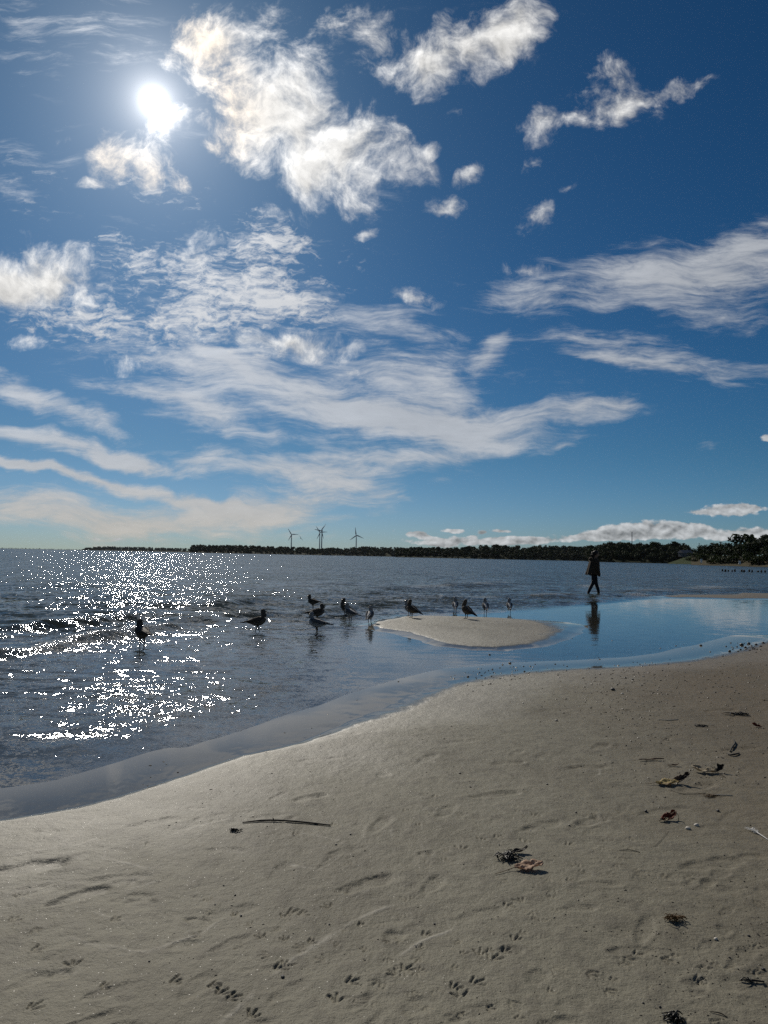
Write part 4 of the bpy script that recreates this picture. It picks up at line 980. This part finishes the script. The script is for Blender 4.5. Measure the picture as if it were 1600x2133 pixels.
# ------------------------------------------------------------------ things lying on the sand
def put(o, px, py, rz=0.0, rx=0.0, ry=0.0, dz=0.0):
    p = on_ground(px, py); o.location = (p.x, p.y, p.z+dz); o.rotation_euler = (rx, ry, rz); return o
def leaf_mat2(name, c0, c1, c2):
    m, n, b = material(name)
    co = n.node('ShaderNodeTexCoord').outputs['Object']
    f = n.noise(co, 45.0, 5.0, 0.65, 0.4, dim='3D'); g = n.noise(co, 14.0, 3.0, dim='3D')
    c = n.mix(f, (*c0, 1), (*c1, 1)); c = n.mix(n.step(g, 0.48, 0.66), c, (*c2, 1))
    n.put(b.inputs['Base Color'], c); b.inputs['Roughness'].default_value = 0.6; b.inputs['Specular IOR Level'].default_value = 0.25
    bn = n.node('ShaderNodeBump'); bn.inputs['Strength'].default_value = 0.5; bn.inputs['Distance'].default_value = 0.003
    n.put(bn.inputs['Height'], f); n.put(b.inputs['Normal'], bn.outputs[0])
    tl = n.node('ShaderNodeBsdfTranslucent'); n.put(tl.inputs['Color'], c)
    mx = n.node('ShaderNodeMixShader'); mx.inputs[0].default_value = 0.40
    n.t.links.new(b.outputs[0], mx.inputs[1]); n.t.links.new(tl.outputs[0], mx.inputs[2]); n.t.links.new(mx.outputs[0], m.node_tree.nodes['Material Output'].inputs[0])
    return m
M_TAN = leaf_mat2('tan_leaf', (0.46, 0.30, 0.20), (0.72, 0.54, 0.40), (0.30, 0.16, 0.09))
M_YEL = leaf_mat2('straw_leaf', (0.42, 0.33, 0.15), (0.62, 0.51, 0.26), (0.24, 0.16, 0.07))
M_BRN = leaf_mat2('brown_leaf', (0.10, 0.07, 0.05), (0.20, 0.14, 0.10), (0.06, 0.04, 0.03))
M_RED = leaf_mat2('red_leaf', (0.14, 0.03, 0.015), (0.22, 0.06, 0.03), (0.08, 0.025, 0.015))
M_DRKL = leaf_mat2('black_leaf_and_shade', (0.020, 0.018, 0.015), (0.055, 0.048, 0.042), (0.015, 0.013, 0.012))
M_PALEL = leaf_mat2('pale_leaf', (0.38, 0.32, 0.22), (0.54, 0.47, 0.35), (0.26, 0.20, 0.13))
M_TWIG = simple_mat('dark_twig', (0.018, 0.015, 0.012), 0.7, 0.3, 0.4, 60.0)
M_STALK = simple_mat('leaf_stalk', (0.17, 0.12, 0.07), 0.6, 0.2, 0.3, 60.0)
M_STRAW = simple_mat('dry_straw', (0.46, 0.42, 0.34), 0.6, 0.2, 0.2, 40.0)
M_QUILL = simple_mat('white_feather', (0.74, 0.73, 0.70), 0.55, 0.3, 0.08, 60.0)
M_WEED = simple_mat('wet_weed', (0.020, 0.017, 0.011), 0.45, 0.4, 0.5, 50.0)
M_OCHRE = simple_mat('ochre_weed', (0.13, 0.075, 0.028), 0.7, 0.2, 0.5, 50.0)

def blade(L, Wd, cup, curl, seed, lobes=0.0, twist=0.0):
    """A dry leaf: cupped across, curled along, ragged at the rim, two-sided thickness by solidify."""
    g = random.Random(seed); nu, nv = 18, 10; V, F = [], []
    for i in range(nu+1):
        u = i/nu; w = Wd*math.sin(math.pi*min(1, u*0.94+0.03))**0.75*(1-0.25*u)
        w *= 1 + lobes*math.sin(u*19+seed)
        rg = [0.72+0.55*mnoise.noise(Vector((u*3.6, sd*3.1, seed*1.7)))+0.22*mnoise.noise(Vector((u*11, sd*3.1, seed*1.7))) for sd in (-1, 1)]
        a = curl*(u-0.3); x = L*(math.sin(a)/max(abs(curl), .01) if abs(curl) > .01 else u-0.3); zc = L*(1-math.cos(a))/max(abs(curl), .01)
        for j in range(nv+1):
            v = (j/nv)*2-1; b = cup*v*(0.7+0.5*u); tw = twist*u; ww = w*(rg[0] if v < 0 else rg[1])
            y = ww*math.sin(b)/max(cup, .05) if cup else ww*v; z = ww*(1-math.cos(b))/max(cup, .05)
            z += 0.06*Wd*math.sin(u*11+v*4+seed) + 0.05*Wd*g.uniform(-1, 1)*abs(v) + 0.04*Wd*math.cos(v*9)
            V.append((x, y*math.cos(tw)-z*math.sin(tw), zc*1.0 + y*math.sin(tw)+z*math.cos(tw)))
    m = nv+1
    for i in range(nu):
        for j in range(nv):
            F.append((i*m+j, i*m+j+1, (i+1)*m+j+1, (i+1)*m+j))
    return V, F
def leaf(px, py, mat, label, L, Wd, cup, curl, rz, rx=0.0, ry=0.0, seed=1, stalk=None, dz=0.004, lobes=0.0, twist=0.0, second=None):
    p = on_ground(px, py); o = empty('dry_leaf', p, 0); tag(o, label, 'leaf', 'dry leaves on the sand')
    V, F = blade(L, Wd, cup, curl, seed, lobes, twist); R = Euler((rx, ry, rz)).to_matrix()
    V = [R @ Vector(v) for v in V]; zmin = min(v.z for v in V); V = [v+Vector((0, 0, dz-zmin)) for v in V]
    b = mesh_obj('blade', V, F, mat, o); so = b.modifiers.new('t', 'SOLIDIFY'); so.thickness = 0.0012
    if second:
        V2, F2 = blade(*second[1:5], seed+7, lobes); R2 = Euler(second[5]).to_matrix(); V2 = [R2 @ Vector(v) for v in V2]; zm = min(v.z for v in V2)
        V2 = [v+Vector((second[6], second[7], dz-zm)) for v in V2]; b2 = mesh_obj('second_blade', V2, F2, second[0], o); so = b2.modifiers.new('t', 'SOLIDIFY'); so.thickness = 0.0012
    if stalk:
        V, F = tube(stalk, [0.0012]*(len(stalk)-1)+[0.0018], 6); mesh_obj('stalk', V, F, M_STALK, o)
    return o
leaf(1090, 1811, M_TAN, 'pinkish tan curled leaf beside the black weed clump', 0.112, 0.060, 0.45, 0.35, 0.12, 0.06, -0.06, 4, [(-0.115,-0.05,0.003),(-0.07,-0.025,0.006),(-0.028,-0.005,0.012)])
leaf(1381, 1634, M_YEL, 'straw-yellow leaf with a curled brown half and a long stalk', 0.125, 0.055, 0.4, 0.25, 0.05, 0.06, 0, 5, [(-0.10,-0.005,0.003),(-0.07,-0.004,0.005),(-0.03,0,0.012)], second=(M_BRN, 0.115, 0.055, 1.1, 0.9, (0.35,-0.25,0.2), 0.085, 0.02))
leaf(1477, 1610, M_PALEL, 'pale crumpled lobed leaf with its stalk towards the camera', 0.13, 0.072, 0.6, 0.5, 2.7, -0.06, 0.05, 8, [(0.005,0.0,0.045),(0.022,-0.05,0.022),(0.05,-0.095,0.003)], lobes=0.25, second=(M_DRKL, 0.08, 0.042, 1.3, 0.9, (0.4,-0.3,0.4), 0.05, 0.01))  # black second blade stands in for the leaf's dark shadow
leaf(1388, 1709, M_RED, 'dark red curled leaf with a pale tip and arched stalk', 0.09, 0.052, 0.8, 0.9, 0.5, 0.25, -0.1, 12, [(0.02,0.0,0.03),(0.042,0.0,0.040),(0.055,-0.005,0.022),(0.052,-0.008,0.003)], second=(M_PALEL, 0.05, 0.026, 1.0, 0.6, (0.1,0,0.3), -0.03, -0.02))
leaf(1346, 1584, M_BRN, 'flat dark brown leaf strip farthest up the leaf group', 0.16, 0.022, 0.5, 0.15, 0.08, 0, 0, 15)
leaf(1398, 1596, M_BRN, 'small brown leaf scrap with a pale tip beside the strip', 0.07, 0.015, 0.8, 0.7, 0.0, 0, 0, 18, second=(M_PALEL, 0.028, 0.009, 0.6, 0.5, (0,-0.3,0.2), 0.03, 0))
leaf(1581, 1515, M_RED, 'small rusty leaf near the right edge of the sand', 0.07, 0.028, 1.2, 1.0, 2.4, -0.3, 0, 21)
leaf(1072, 1778, M_DRKL, 'blackened wet leaf lying behind the black weed clump', 0.085, 0.03, 0.9, 0.8, 0.2, -0.15, 0, 25, twist=0.2)
leaf(1590, 1459, M_PALEL, 'pale leaf scrap by the right edge near the wet flats', 0.07, 0.018, 0.7, 0.5, 0.2, 0, 0, 27)

def strands(px, py, n, reach, mat, name, label, cat, seed, r=0.0016, tall=0.015, stretch=1.0, rz=0.0):
    """A tangle of weed strands, one clump."""
    g = random.Random(seed); parts = []
    for k in range(n):
        a = g.uniform(0, 6.28); q = g.uniform(0.0, 0.55)*reach; c = Vector((math.cos(a)*q*stretch, math.sin(a)*q*0.7, g.uniform(0.001, tall)))
        b = g.uniform(0, 6.28); l = g.uniform(0.25, 0.8)*reach; d = Vector((math.cos(b)*l*stretch, math.sin(b)*l*0.7, g.uniform(-.3, .3)*tall))
        p = [c-d*0.5, c+Vector((g.uniform(-.2,.2)*l, g.uniform(-.2,.2)*l, g.uniform(0,.8)*tall)), c+d*0.5]
        for v in p: v.z = max(0.001, v.z)
        parts.append(tube(p, [r*g.uniform(.5,1), r*g.uniform(.8,1.6), r*0.4], 5, per=3))
    V, F = join(*parts); o = mesh_obj(name, V, F, mat); put(o, px, py, rz); tag(o, label, cat); return o
strands(1058, 1789, 60, 0.085, M_WEED, 'weed_clump', 'black tangled weed clump behind the pinkish leaf', 'weed', 3, 0.0022, 0.018)
strands(1404, 1918, 46, 0.06, M_OCHRE, 'weed_clump', 'ochre tuft of dry weed at lower right', 'weed', 5, 0.0012, 0.014)
strands(1533, 1489, 34, 0.12, M_WEED, 'weed_clump', 'dark weed scrap near the right edge above the leaves', 'weed', 7, 0.0022, 0.012, 1.5)
strands(1463, 1513, 22, 0.09, M_WEED, 'weed_clump', 'faint dark weed scrap left of the rusty leaf', 'weed', 9, 0.0016, 0.008, 1.5)
strands(492, 1731, 18, 0.030, M_WEED, 'weed_clump', 'tiny black weed knot below the left end of the long reed', 'weed', 11, 0.0024, 0.008, 1.6)
strands(1405, 2128, 40, 0.05, M_WEED, 'weed_clump', 'dark weed clump at the bottom edge lower right', 'weed', 13, 0.002, 0.014)
strands(1480, 1660, 16, 0.07, M_OCHRE, 'weed_clump', 'thin scatter of brown weed below the yellow leaf', 'weed', 15, 0.0009, 0.006, 1.8)
strands(1560, 2045, 8, 0.028, M_WEED, 'weed_clump', 'dark twiggy scrap at the lower right edge', 'weed', 19, 0.0020, 0.01, 1.8)

def stick(pxs, rad, mat, name, label, cat, arch=0.0, forks=()):
    P = [on_ground(*p) for p in pxs]; b = P[0]; n = len(P)
    pts = [(p-b)+Vector((0, 0, rad*0.9+arch*math.sin(math.pi*i/(n-1)))) for i, p in enumerate(P)]
    V, F = tube(pts, [rad*0.5]+[rad]*(n-2)+[rad*0.7], 7); parts = [(V, F)]
    for i, dx, dy, dz in forks: parts.append(tube([pts[i], pts[i]+Vector((dx, dy, dz))], [rad*0.8, rad*0.4], 6))
    V, F = join(*parts); o = mesh_obj(name, V, F, mat); o.location = b; tag(o, label, cat); return o
stick([(505,1715),(540,1711.5),(570,1711),(610,1713),(650,1716.5),(688,1720.5)], 0.0042, M_TWIG, 'reed_stem', 'long black reed stem lying on the sand left of centre', 'reed', 0.002, ((2,-0.004,0.0,0.012),(4,0.085,-0.004,-0.005)))
stick([(1527,1541),(1531,1551),(1525,1560),(1521,1567)], 0.005, M_TWIG, 'twig', 'short dark twig pointing away above the pale crumpled leaf', 'twig', 0.006)
stick([(1515,1571),(1523,1575),(1534,1573),(1540,1570)], 0.005, M_TWIG, 'twig', 'hooked dark twig just below the short upright twig', 'twig', 0.004)
stick([(1290,1772),(1312,1772),(1333,1776)], 0.0016, M_TWIG, 'twig', 'thin straight twig right of the black weed clump', 'twig', 0.002)
stick([(1470,1659),(1495,1657),(1526,1658)], 0.003, M_STRAW, 'dry_straw', 'white dry straw below the pale crumpled leaf', 'straw', 0.001)
stick([(1369,1499),(1392,1501),(1413,1499)], 0.0035, M_STRAW, 'dry_straw', 'white dry straw above the brown leaf strip', 'straw', 0.001)
stick([(1392,1645),(1425,1655),(1470,1652)], 0.0012, M_TWIG, 'twig', 'hair-thin twig trailing from the yellow leaf', 'twig', 0.002)
stick([(1542,2044),(1565,2046),(1592,2047)], 0.003, M_TWIG, 'twig', 'black twig at the right edge near the bottom', 'twig', 0.003)
stick([(1392,1732),(1368,1760),(1360,1763)], 0.0008, M_TWIG, 'twig', 'curved hair-thin twig below the red leaf', 'twig', 0.002)
stick([(1478,2108),(1500,2113),(1515,2120)], 0.0016, M_TWIG, 'twig', 'thin dark twig near the bottom right corner', 'twig', 0.002)

def feather(px0, py0, px1, py1, label):
    a, b = on_ground(px0, py0), on_ground(px1, py1); o = empty('feather', a); tag(o, label, 'feather')
    v = b-a; L = v.length; d = v.normalized(); s = d.cross(Vector((0, 0, 1))).normalized()
    V, F = tube([Vector((0,0,.004)), v*0.5+Vector((0,0,.007)), v+Vector((0,0,.003))], [0.0012,0.0019,0.0012], 6); q = mesh_obj('quill', V, F, M_QUILL, o)
    parts = []
    for k in range(46):
        t = k/45*0.42; c = v*t; l = 0.022*(1-0.5*t/0.42)*random.uniform(.6, 1.2)
        for sg in (-1, 1):
            e = c + s*sg*l + d*(-0.012)*random.uniform(.2, 1.4) + Vector((0, 0, random.uniform(0.002, 0.014)))
            parts.append(tube([c+Vector((0,0,.005)), (c+e)*0.5+Vector((0,0,.005)), e], [0.0007,0.0006,0.0003], 4, per=2))
    V, F = join(*parts); mesh_obj('vane', V, F, M_QUILL, o)
feather(1563, 1729, 1602, 1752, 'white downy feather cut by the right edge of the picture')

# pebbles
def pebble_mesh(seed):
    g = random.Random(seed); bm = bmesh.new(); bmesh.ops.create_icosphere(bm, subdivisions=2, radius=1.0)
    o = Vector((g.random()*9, g.random()*9, g.random()*9))
    for v in bm.verts:
        k = 1+0.28*mnoise.noise(v.co*1.1+o)+0.1*mnoise.noise(v.co*2.6+o); v.co = Vector((v.co.x*k*1.15, v.co.y*k*0.9, v.co.z*k*0.62))
    me = bpy.data.meshes.new('pebble'); bm.to_mesh(me); bm.free()
    me.polygons.foreach_set('use_smooth', np.ones(len(me.polygons), dtype=bool)); return me
M_PEB = [simple_mat('dark_stone', (0.045, 0.042, 0.040), 0.5, 0.4, 0.3, 60.0, 0.3), simple_mat('grey_stone', (0.14, 0.13, 0.12), 0.6, 0.35, 0.3, 60.0, 0.3), simple_mat('pale_stone', (0.52, 0.48, 0.42), 0.6, 0.3, 0.15, 60.0, 0.2)]
PM = []
for c in range(3):
    for k in range(4):
        me = pebble_mesh(c*10+k); me.materials.append(M_PEB[c]); PM.append(me)
def pebble(px, py, size_px, c, label=None, group=None):
    p = on_ground(px, py); r = size_px*0.42/FPX*max(1.5, math.hypot(p.x, p.y))
    o = bpy.data.objects.new('pebble', PM[c*4+random.randrange(4)]); COL.objects.link(o)
    o.scale = (r, r, r); o.rotation_euler = (random.uniform(-.2,.2), random.uniform(-.2,.2), random.uniform(0, 6.28)); o.location = (p.x, p.y, max(p.z, -0.01)+r*0.33)
    tag(o, label or ('dark pebble' if c == 0 else 'grey pebble' if c == 1 else 'pale pebble')+' among those strewn over the damp sand', 'pebble', group or ('dark', 'grey', 'pale')[c]+' pebbles strewn over the sand')
pebble(1277, 1438, 12, 0, 'largest black pebble on the damp sand below the wet flats', 'single pebbles that stand out')
pebble(1159, 1502, 8, 0, 'black pebble alone in the middle of the damp sand', 'single pebbles that stand out')
pebble(1433, 1727, 11, 2, 'left of two pale pebbles right of the red leaf', 'single pebbles that stand out')
pebble(1451, 1720, 10, 2, 'right of two pale pebbles right of the red leaf', 'single pebbles that stand out')
pebble(589, 2036, 10, 0, 'round black pebble by the diagonal ridge at the bottom', 'single pebbles that stand out')
pebble(1491, 1957, 9, 2, 'pale pebble below the ochre tuft at lower right', 'single pebbles that stand out')
for px, py, s, c in [(311,2003,5,0),(502,1908,6,0),(686,1926,5,0),(490,1865,5,0),(448,1885,4,0),(466,1845,4,0),(1020,1365,6,0),(1062,1382,7,0),(1047,1385,5,0),(975,1410,6,0),(1022,1425,5,0),(1100,1403,4,0),(985,1440,4,0),(830,1420,4,0),(1180,1398,4,0),(1303,1413,6,0),(1318,1416,5,0),(1330,1402,4,0),
                     (1376,1418,4,0),(1460,1345,6,0),(1520,1357,7,0),(1545,1344,9,0),(1560,1341,7,0),(1575,1343,6,0),(1590,1340,7,0),(1553,1349,6,0),(1585,1347,5,0),(1568,1350,5,0),(1380,1397,4,0),(1240,1412,4,0),(1165,1412,4,2),(1296,1446,6,2),(1250,1405,4,0),(980,1640,5,0),(958,1611,5,0),(1140,1634,5,0),
                     (1200,1693,5,0),(1186,1720,5,0),(1105,1731,5,2),(1345,1690,7,0),(1385,1661,5,0),(1360,1671,4,0),(1495,1690,8,0),(1040,1760,4,0),(760,2000,4,0),(905,1925,6,0),(1340,2090,5,0),(1375,2098,6,0),(1520,1995,5,0),(1590,2020,8,0),(1560,1950,6,0),(1410,1620,4,0),(1290,1500,4,0),(1410,1530,4,0),(700,1760,5,0),(612,1741,4,0),(730,1738,5,0),(1370,1438,4,2),(1460,1444,4,0),(1180,1456,4,0),(1090,1465,4,2)]:
    pebble(px, py, s, c)
for k in range(70):
    px, py = random.uniform(1150, 1600), random.uniform(1330, 1480)
    if k % 2: px, py = random.gauss(1560, 28), random.gauss(1349, 6)
    pebble(px, py, random.uniform(2.2, 4.5), random.choice((0, 0, 0, 1, 2)))
# fine grit, weed crumbs and shell dust: nobody could count it
g = np.random.default_rng(77); Vs, Fs = [], []
tet = np.array([(1,0,-.4),(-.5,.87,-.4),(-.5,-.87,-.4),(0,0,.7)]); tf = np.array([(0,1,3),(1,2,3),(2,0,3),(0,2,1)])
def grit(n, fn, lo, hi, mat, label):
    V, F = [], []
    for k in range(n):
        px, py = fn()
        if not (-20 < px < 1640 and 1335 < py < 2180): continue
        p = on_ground(px, py)
        if p.z < 0.004: continue
        r = g.uniform(lo, hi)*math.hypot(p.x, p.y)/FPX; a = g.uniform(0, 6.28); c, s = math.cos(a), math.sin(a); st = g.uniform(1, 2.6)
        q = tet*np.array([r*st, r, r*0.8]); q = np.stack([q[:, 0]*c-q[:, 1]*s, q[:, 0]*s+q[:, 1]*c, q[:, 2]], 1) + np.array(p) + np.array([0, 0, r*0.25])
        F.append(tf+len(V)*4); V.append(q)
    o = mesh_obj('grit', np.concatenate(V), np.concatenate(F), mat, smooth=False); tag(o, label, None, None, 'stuff')
def f_dark():
    k = g.random()
    if k < 0.25: return g.uniform(1250, 1600), g.uniform(1380, 1640)
    if k < 0.45: return g.normal(1430, 110), g.normal(1990, 90)
    if k < 0.62: return g.normal(1280, 70), g.normal(1440, 35)
    if k < 0.75: return g.normal(1050, 60), g.normal(1400, 18)
    return g.uniform(300, 1600), g.uniform(1450, 2150)
grit(1500, f_dark, 0.7, 2.2, M_WEED, 'dark weed crumbs and grit strewn over the sand')
grit(420, lambda: (g.uniform(0, 1600), g.uniform(1420, 2150)), 0.5, 1.3, M_PEB[2], 'pale shell dust flecking the sand')


# ------------------------------------------------------------------ the air
hz_v, hz_f = box((0, 0, 79.0), (22600.0, 22600.0, 163.0))
hz_m = bpy.data.materials.new('air'); hz_m.use_nodes = True; _t = hz_m.node_tree; _t.nodes.clear()
_o = _t.nodes.new('ShaderNodeOutputMaterial'); _p = _t.nodes.new('ShaderNodeVolumePrincipled')
_p.inputs['Color'].default_value = (0.82, 0.90, 1.0, 1); _p.inputs['Density'].default_value = 1.1e-5; _p.inputs['Anisotropy'].default_value = 0.0
_t.links.new(_p.outputs[0], _o.inputs['Volume'])
hz = mesh_obj('haze', hz_v, hz_f, hz_m, smooth=False); tag(hz, 'thin blue-grey haze over the lake', None, None, 'stuff')
